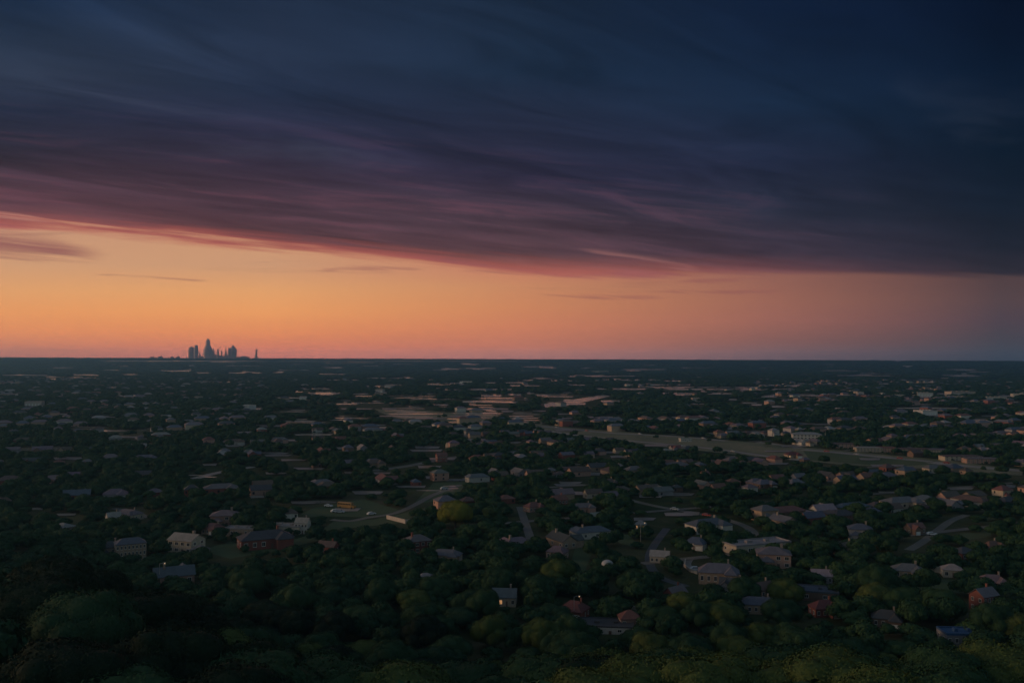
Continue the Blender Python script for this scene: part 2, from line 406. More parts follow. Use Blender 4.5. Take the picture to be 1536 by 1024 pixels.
def patch(name, pix, m, lift, clear=True, jag=0.0):
    P = []
    n = len(pix)
    for i in range(n):
        a, b = pix[i], pix[(i+1) % n]
        for k in range(6):
            t = k/6; px = a[0]+(b[0]-a[0])*t; py = a[1]+(b[1]-a[1])*t
            P.append((px+random.uniform(-1, 1)*jag*6, py+random.uniform(-1, 1)*jag))
    v = [(x, y, float(terrain(x, y))+lift) for x, y in (at(*p) for p in P)]
    b = MB(); b.add(v, [tuple(range(len(v)))])
    tag(link(name, b.mesh(name, m)), kind='structure')
    if clear: CLEAR.append(np.array(pix, float)); FIELDC.append(name == 'field')

# open verge of the highway, then its carriageways
patch('highway_verge', [(800,636),(930,647),(1050,657),(1136,664),(1210,671),(1400,688),(1536,704),(1536,713),(1440,706),(1380,702),(1270,697),(1180,689),(1090,680),(1000,671),(930,660),(860,651),(800,645)], M['verge'], .03, jag=.5)
patch('highway_verge', [(560,613),(640,616),(740,622),(815,633),(812,645),(720,640),(640,634),(590,626)], M['verge'], .025, clear=False, jag=.4)
patch('grass_field', [(1205,676),(1300,683),(1392,690),(1400,696),(1330,700),(1295,696),(1215,690)], M['grass'], .04)
strip('highway', [(812,639),(870,645),(929,650),(1010,654),(1090,661)], 11, M['road'], .08)
strip('highway', [(1205,674),(1260,679),(1330,686),(1396,692)], 12, M['road'], .08)
strip('highway', [(1396,693),(1440,698),(1536,706)], 14, M['road'], .09)
strip('service_road', [(944,661),(1000,666),(1070,673),(1150,684),(1200,690)], 8, M['road'], .10)
strip('highway', [(1136,663),(1165,666),(1200,672)], 9, M['road'], .07)
strip('service_road', [(640,634),(720,639),(812,645),(860,652),(944,661)], 9, M['road'], .07)
# streets
strip('street', [(942,749),(985,759),(1040,769),(1082,777),(1120,790),(1136,806)], 4.6, M['street'], .06, clear=1.3)
strip('street', [(497,779),(525,781),(552,776),(590,770),(620,758),(650,742),(690,727)], 4, M['street'], .06, clear=1.4)
strip('street', [(1363,825),(1385,812),(1408,794),(1428,780),(1450,772)], 4, M['street'], .06, clear=1.5)
strip('street', [(780,760),(790,790),(797,812)], 4, M['street'], .06, clear=1.4)
strip('street', [(560,706),(610,699),(655,690),(690,684)], 8, M['street'], .06, clear=1.0)
strip('street', [(1000,792),(975,830),(985,862),(1030,880)], 3.6, M['asphalt'], .06, clear=1.2)
strip('driveway', [(1034,838),(1030,846),(1036,853),(1052,858)], 3.5, M['road'], .08, clear=1.3)
strip('street', [(290,718),(330,708),(380,700)], 7, M['road'], .06)
strip('street', [(170,762),(200,768),(222,776)], 4, M['street'], .06)
strip('street', [(640,660),(700,662),(760,668)], 7, M['road'], .06)
# lawns and yards
patch('lawn', [(300,826),(345,812),(400,822),(470,800),(500,806),(420,824),(345,838)], M['grass'], .05)
patch('lawn', [(470,762),(545,748),(600,765),(560,776),(500,774),(440,776)], M['grass'], .05)
patch('lawn', [(500,782),(560,779),(640,762),(650,768),(600,784),(540,790),(480,796)], M['grass'], .05)
patch('lawn', [(860,790),(884,792),(888,830),(876,860),(858,838),(866,812)], M['grass'], .05)
patch('lawn', [(915,800),(945,802),(960,822),(930,815)], M['grass'], .05)
patch('lawn', [(936,906),(975,908),(985,925),(940,930)], M['grass'], .05)
patch('lawn', [(1382,868),(1440,870),(1440,890),(1380,888)], M['grass'], .05)
patch('lawn', [(1440,800),(1485,796),(1488,804),(1440,812)], M['grass'], .045)
patch('lawn', [(1462,775),(1500,770),(1495,779),(1465,784)], M['grass'], .045)
patch('lawn', [(1415,824),(1440,822),(1432,834),(1412,834)], M['grass'], .045)
patch('lawn', [(650,724),(700,722),(690,738),(650,752),(620,756)], M['grass'], .045)
# bright fields
FD = [(462,512,588,591),(515,562,590,595),(557,584,588,593),(590,692,593,599),(503,534,600,605),(535,591,601,605),(420,463,614,618),
      (560,668,615,627),(679,756,619,628),(655,723,625,634),(720,752,591,594),(762,782,590,593),(712,790,596,600),(706,778,601,604),(697,715,602,606),(697,762,607,611),(690,742,612,615),
      (719,760,615,620),(420,486,628,634),(470,560,624,631),(798,868,591,597),(902,960,568,570.5),(972,984,568,570),(989,1032,568,572),(950,1110,580,586),(1110,1128,583,585),(894,946,582,584),
      (760,813,618,634),(148,400,540.6,541.8),(400,800,540.9,541.6),(235,292,554.8,557),(290,318,558,559.6),(335,368,558,559.6),(378,400,558,559.8),(408,433,557,559),(105,155,561,563),(0,80,561.5,563),
      (860,910,562,563.4),(660,694,552,554),(690,720,545,547),(486,515,550,552),(1226,1282,574,576),(1156,1262,591,594),(1320,1336,574,576),(1352,1370,548,550),(1136,1160,550,551.5),(870,890,551,552.5),
      (808,830,549,552),(1186,1196,578,580),(1060,1100,589,591),(630,700,574,577),(655,690,582,585),(850,890,576,578),(900,945,600,603),(1365,1400,593,596),(1342,1440,611,613),
      (0,70,672,676),(60,110,671,676),(150,195,644,647),(206,235,642,646),(40,66,606,609),(365,392,611,614),(100,180,640,644),(240,300,640,644),(470,520,560,561.5),(930,1000,553,554.5),(1230,1290,555,556.2),
      (1420,1480,563,564.5),(1300,1360,563,564),(550,620,566,567.5),(300,360,572,573.5),(840,880,604,607),(640,680,606,610),(590,640,609,613),(540,600,640,644),(440,500,650,653),(280,330,712,717),(630,720,728,736)]
FD2 = []
for a, b, c, d in FD:
    if d-c <= 3.2: FD2.append((a, b, c, d)); continue
    y = c; w = b-a
    while y < d-.5:
        h = random.uniform(.8, 1.9); o1, o2 = random.uniform(-.08, .45)*w, random.uniform(-.42, .08)*w
        FD2.append((a+o1, b+o2, y, min(y+h, d))); y += h + random.uniform(.9, 1.8)
for a, b, c, d in FD2:
    k = max(.25, (d-c)*.12); sl_ = random.uniform(-.15, .15)*(d-c)
    dist = CAMZ*F/max((c+d)/2-538, 2)
    patch('field', [(a, c+k+sl_), (a+(b-a)*.4, c+sl_*.3), (b, c+k*1.5-sl_), (b-(b-a)*.08, d-sl_), (a+(b-a)*.5, d+sl_*.3), (a+(b-a)*.06, d-k+sl_)], M['field'], .06+dist*2e-5, jag=min(.5, (d-c)*.05))
patch('field', [(815,606),(860,599),(905,592),(916,594),(880,602),(840,609),(818,611)], M['field'], .1)

r_ = random.Random(5)
def inpoly_(x, y):
    p = project(np.array([[x, y, 0.0]]))[0]
    if p[1] > 850: return True
    for poly in CLEAR[:3]:
        n = len(poly); c = False
        for i in range(n):
            x1, y1 = poly[i]; x2, y2 = poly[(i+1) % n]
            if (y1 > p[1]) != (y2 > p[1]) and p[0] < (x2-x1)*(p[1]-y1)/((y2-y1) or 1e-9)+x1: c = not c
        if c: return True
    return False
def strips(name, n, m, gen_):
    b = MB()
    for i in range(n):
        x, y, w, h = gen_()
        P = [(x, y), (x+w*r_.uniform(.3, .6), y-h*r_.uniform(-.1, .25)), (x+w, y+h*r_.uniform(-.1, .3)), (x+w*r_.uniform(.85, .97), y+h*r_.uniform(.8, 1.1)), (x+w*r_.uniform(.4, .6), y+h*r_.uniform(.8, 1.15)), (x+w*r_.uniform(.02, .12), y+h)]
        dist = CAMZ*F/max(y-538, 2)
        G = [at(*p) for p in P]
        b.add([(gx, gy, float(terrain(gx, gy))+.12+i*.004+dist*1e-5) for gx, gy in G], [tuple(range(len(G)))])
        CLEAR.append(np.array(P, float)); FIELDC.append(True)
    tag(link(name, b.mesh(name, m)), kind='structure')
def g_far():
    y = 541 + 68*r_.random()**1.35; x = r_.uniform(-30, 1540)
    if x < 420 and y > 572: x += r_.choice((0, 500, 800))
    return x, y, r_.uniform(12, 30 + 50*r_.random()), r_.uniform(.5, 1.1)*(1+(y-541)/50)
def g_mid():
    y = 612 + 165*r_.random()**1.4; x = r_.uniform(0, 1530)
    if x < 350 and r_.random() < .5: x += 500
    return x, y, r_.uniform(14, 52), r_.uniform(1.2, 2.4)*(1+(y-612)/120)
strips('stubble_fields', 130, M['field'], g_far)
strips('parking_lots', 95, M['lot'], g_mid)
LAT = R(24)
for j in range(0, 60):
    gy = j*99.0
    pts_ = []
    for gx in range(-1600, 3200, 12):
        x, y = gx*cos(LAT)-gy*sin(LAT), gx*sin(LAT)+gy*cos(LAT)
        ok = 345 < y < 1250 and -.05*y < x < .62*y and not (inpoly_(x, y))
        if ok: pts_.append((x, y))
        if (not ok or gx > 3180) and pts_:
            if len(pts_) > 4:
                b = MB(); w = 2.3; nx, ny = -sin(LAT)*w, cos(LAT)*w; v = []
                for (x, y) in pts_: v += [(x-nx, y-ny, float(terrain(x, y))+.2), (x+nx, y+ny, float(terrain(x, y))+.2)]
                b.add(v, [(2*i, 2*i+2, 2*i+3, 2*i+1) for i in range(len(pts_)-1)])
                tag(link('street', b.mesh('street', M['street'])), kind='structure'); ROADS.append(([pts_[0], pts_[-1]], 2.6))
            pts_ = []

# ------------------------------------------------------------------ houses
def hipr(b, w, d, z, h, ox=0, oy=0, e=.5, t=.18, mi=0):
    x0, x1, y0, y1 = ox-w/2-e, ox+w/2+e, oy-d/2-e, oy+d/2+e
    if w >= d: r0, r1 = (x0+d/2+e, (y0+y1)/2), (x1-d/2-e, (y0+y1)/2)
    else: r0, r1 = ((x0+x1)/2, y0+w/2+e), ((x0+x1)/2, y1-w/2-e)
    v = [(x0,y0,z),(x1,y0,z),(x1,y1,z),(x0,y1,z),(x0,y0,z+t),(x1,y0,z+t),(x1,y1,z+t),(x0,y1,z+t),(*r0,z+t+h),(*r1,z+t+h)]
    f = [(0,1,5,4),(1,2,6,5),(2,3,7,6),(3,0,4,7),(3,2,1,0)]
    f += [(4,5,9,8),(5,6,9),(6,7,8,9),(7,4,8)] if w >= d else [(4,5,8),(5,6,9,8),(6,7,9),(7,4,8,9)]
    b.add(v, f, mi)
def gabr(b, w, d, z, h, ox=0, oy=0, e=.5, t=.18, along='x'):
    x0, x1, y0, y1 = ox-w/2-e, ox+w/2+e, oy-d/2-e, oy+d/2+e
    if along == 'x': r0, r1 = (x0, (y0+y1)/2), (x1, (y0+y1)/2)
    else: r0, r1 = ((x0+x1)/2, y0), ((x0+x1)/2, y1)
    v = [(x0,y0,z),(x1,y0,z),(x1,y1,z),(x0,y1,z),(x0,y0,z+t),(x1,y0,z+t),(x1,y1,z+t),(x0,y1,z+t),(*r0,z+h),(*r1,z+h),(*r0,z+t+h),(*r1,z+t+h)]
    if along == 'x': f = [(0,1,5,4),(2,3,7,6),(4,5,11,10),(6,7,10,11),(0,8,9,1),(2,9,8,3),(1,9,11,5),(2,6,11,9),(3,8,10,7),(0,4,10,8)]
    else: f = [(1,2,6,5),(3,0,4,7),(5,6,11,10),(7,4,10,11),(1,8,9,2),(0,3,9,8),(0,8,10,4),(1,5,10,8),(3,7,11,9),(2,9,11,6)]
    b.add(v, f)
def gable_wall(b, w, d, z, h, ox, oy, along):
    if along == 'x':
        for s in (-1, 1):
            x = ox+s*w/2; b.add([(x,oy-d/2,z),(x,oy+d/2,z),(x,oy,z+h*d/(d+1))], [(0,1,2)])
    else:
        for s in (-1, 1):
            y = oy+s*d/2; b.add([(ox-w/2,y,z),(ox+w/2,y,z),(ox,y,z+h*w/(w+1))], [(0,1,2)])
def proto(w, d, h, rt, rh, wing=None, chim=True, garage=False, floors=1, nwin=4):
    """one house as a dict of part meshes; its long front faces -y"""
    P = {}
    wb, rb = MB(), MB()
    wb.box(-w/2, w/2, -d/2, d/2, 0, h, bottom=False)
    if rt == 'hip': hipr(rb, w, d, h, rh)
    elif rt == 'gable': gabr(rb, w, d, h, rh); gable_wall(wb, w, d, h, rh, 0, 0, 'x')
    else:
        e = .35; t = .5   # flat roof with a parapet round it
        rb.box(-w/2-.1, w/2+.1, -d/2-.1, d/2+.1, h, h+.25)
        for a in ((-w/2-.1, w/2+.1, -d/2-.1, -d/2+e), (-w/2-.1, w/2+.1, d/2-e, d/2+.1), (-w/2-.1, -w/2+e, -d/2+e, d/2-e), (w/2-e, w/2+.1, -d/2+e, d/2-e)):
            rb.box(*a, h+.25, h+.25+t, bottom=False)
        rb.box(-w*.2, -w*.2+2.2, -1, 1.2, h+.25, h+1.4, bottom=False); rb.box(w*.15, w*.15+1.6, -.5, 1.2, h+.25, h+1.2, bottom=False)
    if wing:
        wx, ww, wdp, wh, along = wing
        wb.box(wx-ww/2, wx+ww/2, -d/2-wdp, -d/2, 0, wh, bottom=False)
        if rt == 'hip': hipr(rb, ww, wdp+ww, wh-.02, rh*.8, wx, -d/2-wdp/2+ww/2)
        elif rt == 'gable': gabr(rb, ww, wdp+d/2, wh-.02, rh*.8, wx, -d/2-wdp/2+d/4, along='y'); gable_wall(wb, ww, wdp, wh, rh*.8, wx, -d/2-wdp/2, 'y')
        else: rb.box(wx-ww/2-.1, wx+ww/2+.1, -d/2-wdp-.1, -d/2-.12, wh, wh+.4)
    P['wall'] = wb.mesh('wall', M['wall']); P['roof'] = rb.mesh('roof', M['roof'])
    if chim and rt != 'flat':
        c = MB(); c.box(w*.22, w*.22+.9, .2, 1.2, h+.3, h+rh+1.2); c.box(w*.22-.1, w*.22+1.0, .1, 1.3, h+rh+1.203, h+rh+1.4)
        P['chimney'] = c.mesh('chimney', M['wall'])
    wins = []
    def win(cx, cy, cz, ww, wh_, side):
        a, f = MB(), MB(); o = .06
        if side in 'fb':
            s = -1 if side == 'f' else 1
            y0, y1 = sorted((cy, cy+s*.03)); a.box(cx-ww/2, cx+ww/2, y0, y1, cz-wh_/2, cz+wh_/2)
            y0, y1 = sorted((cy, cy+s*.09))
            for q in ((cx-ww/2-.12, cx-ww/2, cz-wh_/2, cz+wh_/2), (cx+ww/2, cx+ww/2+.12, cz-wh_/2, cz+wh_/2), (cx-ww/2-.12, cx+ww/2+.12, cz+wh_/2, cz+wh_/2+.12), (cx-ww/2-.15, cx+ww/2+.15, cz-wh_/2-.14, cz-wh_/2), (cx-.03, cx+.03, cz-wh_/2, cz+wh_/2)):
                f.box(q[0], q[1], y0, y1, q[2], q[3])
        else:
            s = -1 if side == 'l' else 1
            x0, x1 = sorted((cx, cx+s*.03)); a.box(x0, x1, cy-ww/2, cy+ww/2, cz-wh_/2, cz+wh_/2)
            x0, x1 = sorted((cx, cx+s*.09))
            for q in ((cy-ww/2-.12, cy-ww/2, cz-wh_/2, cz+wh_/2), (cy+ww/2, cy+ww/2+.12, cz-wh_/2, cz+wh_/2), (cy-ww/2-.12, cy+ww/2+.12, cz+wh_/2, cz+wh_/2+.12), (cy-ww/2-.15, cy+ww/2+.15, cz-wh_/2-.14, cz-wh_/2), (cy-.03, cy+.03, cz-wh_/2, cz+wh_/2)):
                f.box(x0, x1, q[0], q[1], q[2], q[3])
        wins.append((a.mesh('window', M['glass']), f.mesh('frame', M['trim'])))
    fl = h/floors
    blocked = (wing[0]-wing[1]/2-.8, wing[0]+wing[1]/2+.8) if wing else (99, 99)
    for k in range(floors):
        z = k*fl + fl*.55
        for i in range(nwin):
            x = -w/2 + w*(i+.5)/nwin
            if blocked[0] < x < blocked[1]: continue
            if k == 0 and i == nwin//2: continue
            win(x, -d/2, z, 1.5, 1.4, 'f')
        for i in range(nwin): 
            if i % 2 == 0 or floors > 1: win(-w/2 + w*(i+.5)/nwin, d/2, z, 1.5, 1.4, 'b')
        for s in ('l', 'r'):
            for i in range(2): win(-w/2 if s == 'l' else w/2, -d/4 + i*d/2, z, 1.3, 1.3, s)
    P['windows'] = wins
    dx = -w/2 + w*(nwin//2+.5)/nwin
    if blocked[0] < dx < blocked[1]: dx = blocked[0]-.6 if blocked[0]-.6 > -w/2+1 else blocked[1]+.6
    dm = MB(); dm.box(dx-.55, dx+.55, -d/2-.06, -d/2, 0, 2.1); P['door'] = dm.mesh('door', M['door'])
    if garage and wing:
        gm = MB(); gy = -d/2-wing[2]; gw = min(4.8, wing[1]-1)
        for i in range(4): gm.box(wing[0]-gw/2, wing[0]+gw/2, gy-.05-.01*(i % 2), gy, .05+i*.55, .05+(i+1)*.55-.02)
        P['garage_door'] = gm.mesh('garage_door', M['trim'])
    return P
PR = {
 'L hip': proto(16, 10, 3.2, 'hip', 2.7, (4.2, 6.4, 4, 3.2, 'y'), garage=True),
 'gable': proto(14, 9, 3.2, 'gable', 2.6, None),
 'L gable': proto(17, 9, 3.3, 'gable', 2.8, (-4.5, 6.5, 4.5, 3.3, 'y'), garage=True),
 'two hip': proto(13, 10, 6.0, 'hip', 2.6, (-3, 5, 2.5, 3.2, 'y'), floors=2),
 'two gable': proto(12, 9, 6.0, 'gable', 2.8, None, floors=2),
 'small hip': proto(10, 8, 3.0, 'hip', 2.0, None, chim=False, nwin=3),
 'long': proto(24, 11, 3.6, 'hip', 2.4, (7, 7, 4, 3.6, 'y'), nwin=6),
 'flat': proto(22, 11, 4.0, 'flat', 0, None, nwin=6),
 'block': proto(26, 12, 8.6, 'hip', 2.2, None, chim=False, floors=3, nwin=8),
}
SIZE = {'L hip':(16,14,6), 'gable':(14,9,6), 'L gable':(17,13,6), 'two hip':(13,12,8.7), 'two gable':(12,9,8.9), 'small hip':(10,8,5), 'long':(24,15,6), 'flat':(22,11,5), 'block':(26,12,11)}
KWORD = {'L hip':'hip-roofed', 'gable':'gabled', 'L gable':'cross-gabled', 'two hip':'two-storey', 'two gable':'tall narrow', 'small hip':'small', 'long':'long', 'flat':'flat-topped', 'block':'three-storey'}
WALLC = {'red brick':(.24,.075,.055), 'tan':(.38,.27,.19), 'cream':(.46,.38,.29), 'white':(.52,.48,.43), 'grey':(.28,.27,.28), 'pinkish':(.46,.27,.21), 'brown':(.19,.12,.085)}
ROOFC = {'grey':(.17,.165,.18), 'brown':(.14,.095,.075), 'pale':(.34,.31,.30), 'slate blue':(.10,.12,.165), 'terracotta':(.22,.095,.07), 'mauve':(.20,.15,.17), 'charcoal':(.07,.07,.08), 'dark red':(.17,.045,.04), 'blue':(.04,.11,.24)}
HOUSES = []     # dict per house, for clearing trees and labelling
def house(x, y, rz, kind, wc, rc, sc=(1, 1, 1), lit=0, detail=2, label=None, name='house', cat='house', front=9, group=None, z=None):
    root = bpy.data.objects.new(name, None); COL.objects.link(root)
    zz = float(terrain(x, y)) if z is None else z
    root.location = (x, y, zz-.05); root.rotation_euler = (0, 0, rz); root.scale = sc
    P = PR[kind]
    wl = WALLC[wc]; rf = ROOFC[rc]; j = random.uniform(.85, 1.15)
    link('wall', P['wall'], root, color=tuple(c*j for c in wl))
    r = link('roof', P['roof'], root, color=tuple(c*random.uniform(.9, 1.12) for c in rf))
    if 'chimney' in P and detail > 1: link('chimney', P['chimney'], r, color=WALLC['red brick'] if wc == 'red brick' else (.3,.24,.2))
    nl = lit
    for i, (a, f) in enumerate(P['windows']):
        if detail == 0: break
        if detail == 1 and i % 2: continue
        w = link('window', a, root)
        if nl > 0 and i < 6:
            w.material_slots[0].link = 'OBJECT'; w.material_slots[0].material = M['lit']; w['label'] = 'window lit warm from inside'; nl -= 1
        if detail == 2: link('frame', f, w)
    if detail > 0: link('door', P['door'], root)
    if 'garage_door' in P and detail > 0: link('garage_door', P['garage_door'], root)
    w_, d_, h_ = SIZE[kind]
    h = dict(o=root, x=x, y=y, z=zz, w=w_*sc[0], d=d_*sc[1], h=h_*sc[2], wc=wc, rc=rc, kind=kind, fixed=label, front=front, group=group, cat=cat)
    HOUSES.append(h)
    if label: tag(root, label, cat, group)
    elif group: tag(root, None, cat, group)
    else: tag(root, None, cat, 'houses among the trees of the suburb')
    return h
def hp(px, py, wpx, kind, wc, rc, rot=None, **kw):
    """a house whose foot is seen at (px,py) and which looks wpx wide there"""
    x, y = at(px, py); D = sqrt(x*x+y*y)
    s = max(.5, min(2.0, .86*wpx*D/F/SIZE[kind][0]))
    if rot is None: rot = random.choice((-25, -15, 12, 20, 35))
    kw.setdefault('sc', (s, min(s, 1.3), kw.pop('sz', min(max(s*.85, .8), 1.05))))
    return house(x, y, R(rot), kind, wc, rc, **kw)

# houses that can be told one by one on the photograph
hp(195, 842, 30, 'block', 'tan', 'slate blue', rot=30, sc=(.42,.55,.85), label='tall pale apartment block with slate blue roof at the left forest edge', cat='apartment block', name='apartment_block')
hp(165, 838, 30, 'two hip', 'cream', 'charcoal', rot=30, label='cream walled building just left of the tall pale apartment block')
hp(280, 826, 46, 'two gable', 'cream', 'pale', rot=-20, label='pale stepped house at the left end of the green lawn')
hp(300, 832, 24, 'small hip', 'grey', 'grey', rot=-20, label='small grey house just in front of the pale stepped house')
hp(337, 786, 42, 'two hip', 'pinkish', 'mauve', rot=10, label='two-storey house with mauve roof behind the terracotta roofed house')
hp(320, 800, 32, 'L hip', 'tan', 'terracotta', rot=-15, label='terracotta roofed house left of the flat tan building')
hp(362, 802, 48, 'flat', 'tan', 'pale', rot=-4, label='flat tan building behind the bright red walled building', cat='building')
hp(398, 820, 58, 'long', 'red brick', 'charcoal', rot=28, sc=(.9,.9,1.15), front=30, label='bright red walled building with charcoal roof beside the lawn', cat='building')
hp(428, 798, 60, 'flat', 'cream', 'pale', rot=-8, label='long low cream building right of the bright red walled building', cat='building')
hp(454, 799, 18, 'two gable', 'white', 'pale', rot=-8, label='white gabled end house at the tip of the long low cream building')
hp(492, 828, 32, 'gable', 'red brick', 'brown', rot=-18, label='red brick house with brown roof below the left lawn')
hp(194, 778, 42, 'long', 'cream', 'mauve', rot=-25, label='long mauve roofed house above the tall pale apartment block')
hp(95, 797, 28, 'small hip', 'cream', 'pale', label='pale roofed cottage at far left beside the dark knoll')
hp(170, 790, 16, 'two gable', 'white', 'pale', rot=40, label='narrow white gabled house between the cottage and the pale stepped house')
hp(757, 906, 26, 'gable', 'cream', 'slate blue', rot=-5, sc=(.55,.7,.9), lit=2, front=26, label='slate blue roofed house with two lit windows in the dark trees')
hp(669, 842, 46, 'long', 'tan', 'grey', rot=-10, label='grey roofed long house above the pale domed roof')
hp(638, 876, 32, 'small hip', 'grey', 'pale', rot=10, label='pale roofed cottage buried in the trees at lower centre')
hp(836, 836, 34, 'L hip', 'pinkish', 'mauve', rot=-20, label='mauve roofed house with pinkish walls left of the open lawn')
hp(862, 924, 44, 'L hip', 'red brick', 'dark red', rot=-25, lit=1, front=26, label='dark red brick house with one lit window at lower centre')
hp(908, 944, 44, 'flat', 'white', 'charcoal', rot=-6, sc=(.75,.8,.5), front=8, label='white edged flat roofed house right of the dark red brick house')
hp(944, 940, 20, 'small hip', 'pinkish', 'terracotta', rot=5, sc=(.6,.6,1), front=22, label='salmon roofed cottage at the right end of the white edged flat roof')
hp(1013, 900, 34, 'gable', 'red brick', 'mauve', rot=38, label='red walled house with mauve roof below the big grey mansion')
hp(1078, 874, 66, 'long', 'tan', 'grey', rot=-12, sz=1.15, label='big grey roofed mansion at the end of the curved pale driveway')
hp(1100, 888, 44, 'L gable', 'grey', 'charcoal', rot=-20, label='charcoal roofed house right below the big grey mansion')
hp(990, 843, 32, 'gable', 'cream', 'pale', rot=-18, label='pale gabled house with cream walls left of the curved driveway')
hp(1044, 822, 34, 'L hip', 'white', 'slate blue', rot=-25, label='white house with slate blue roof above the curved driveway')
hp(1135, 826, 74, 'flat', 'cream', 'pale', rot=22, sc=(1.25,.9,.9), label='long pale edged flat building behind the pinkish house with tall windows', cat='building')
hp(1160, 848, 42, 'two hip', 'pinkish', 'grey', rot=-12, sc=(.95,.9,.85), label='pinkish house with row of tall windows right of the big mansion')
hp(1215, 896, 82, 'flat', 'brown', 'slate blue', rot=-14, sc=(.80,.8,.7), front=28, label='long slate blue roof with white edge at lower right', cat='building')
hp(1232, 873, 30, 'gable', 'grey', 'pale', rot=-10, label='pale gabled house behind the long slate blue roof')
hp(1236, 922, 34, 'L hip', 'red brick', 'dark red', rot=8, front=24, label='dark red roofed house below the long slate blue roof')
hp(1330, 938, 44, 'L hip', 'brown', 'charcoal', rot=-20, front=20, label='charcoal hip roofed house half sunk in the lower right trees')
hp(1442, 964, 36, 'flat', 'grey', 'blue', rot=-2, sc=(.5,.6,.8), front=22, label='bright blue flat roof at lower right among the trees', cat='shed', name='shed')
hp(1138, 918, 40, 'long', 'tan', 'slate blue', rot=-10, label='slate blue roofed house left of the long slate blue roof')
hp(1145, 904, 14, 'two gable', 'pinkish', 'brown', rot=30, label='narrow pinkish gabled house above the slate blue roofed house')
hp(1488, 882, 42, 'L hip', 'grey', 'mauve', rot=-10, label='mauve hip roofed house at the right edge behind the red striped house')
hp(1476, 914, 34, 'two gable', 'red brick', 'grey', rot=25, front=24, label='red striped house with grey roof near the right edge')
hp(1524, 836, 14, 'small hip', 'red brick', 'dark red', label='small bright red house at the right edge')
hp(1488, 828, 22, 'L hip', 'pinkish', 'terracotta', label='terracotta roofed house left of the small bright red house')
hp(1362, 864, 46, 'L hip', 'tan', 'grey', rot=-15, label='grey hip roofed house at the foot of the diagonal street')
hp(1428, 864, 16, 'small hip', 'cream', 'pale', rot=-15, sc=(.7,.7,.9), label='yellowish shed at the right end of the long pale wall', name='shed', cat='shed')
hp(1290, 808, 36, 'two hip', 'grey', 'slate blue', label='slate blue roofed two-storey house in the right hand suburb')
hp(1270, 830, 40, 'L gable', 'pinkish', 'brown', label='brown cross-gabled house left below the slate blue roofed two-storey house')
hp(1372, 800, 28, 'L gable', 'brown', 'terracotta', label='brown walled house with terracotta roof left of the diagonal street')
hp(838, 762, 26, 'two gable', 'red brick', 'terracotta', rot=30, label='tall bright red house among pinkish houses in the middle of the view')
hp(800, 766, 30, 'L hip', 'pinkish', 'terracotta', label='pinkish house left of the tall bright red house')
hp(875, 768, 34, 'long', 'pinkish', 'mauve', label='mauve roofed long house right of the tall bright red house')
hp(898, 782, 32, 'gable', 'cream', 'pale', rot=20, label='pale roofed gabled house below the mauve roofed long house')
hp(961, 793, 14, 'small hip', 'cream', 'pale', lit=2, label='small pale house glowing warm in the middle right suburb')
hp(914, 729, 22, 'L hip', 'pinkish', 'brown', lit=2, label='brown roofed house with lit front left of the small red house')
hp(1016, 723, 20, 'small hip', 'red brick', 'dark red', label='small bright red house behind the curving pale street')
hp(1057, 722, 14, 'two gable', 'pinkish', 'terracotta', rot=35, lit=1, label='narrow orange lit house right of the small red house')
hp(662, 692, 18, 'two gable', 'red brick', 'terracotta', rot=20, label='tall red gabled house in the centre woods')
hp(1210, 662, 26, 'block', 'white', 'pale', rot=-10, sc=(1.05,.9,.85), label='white three-storey block standing behind the highway', cat='building', name='office_block')
hp(1189, 686, 24, 'L hip', 'tan', 'dark red', rot=10, lit=1, label='dark red roofed house beside the highway verge')
for i, (px, py, w, wc, rc, t) in enumerate([(1265,671,32,'pinkish','brown','leftmost of the apartment rows behind the highway'),(1302,677,26,'cream','pale','pale fronted apartment row behind the highway field'),
        (1328,677,22,'pinkish','terracotta','terracotta roofed apartment row behind the highway field'),(1371,679,36,'tan','brown','brown roofed apartment row behind the right of the highway field'),
        (1406,680,20,'cream','mauve','short mauve roofed row between two longer apartment rows'),(1441,690,36,'cream','brown','cream fronted long apartment row near the right edge'),(1472,694,30,'pinkish','mauve','mauve roofed apartment row rightmost behind the highway')]):
    hp(px, py, w, 'block', wc, rc, rot=random.choice((-8, -4, 3)), sc=(w/30.0, .8, .42), label=t, cat='apartments', name='apartment_row', front=30, group='apartment rows behind the highway')
hp(1028, 662, 20, 'flat', 'white', 'pale', label='white flat roofed shop left of the highway bend', cat='shop', name='shop')

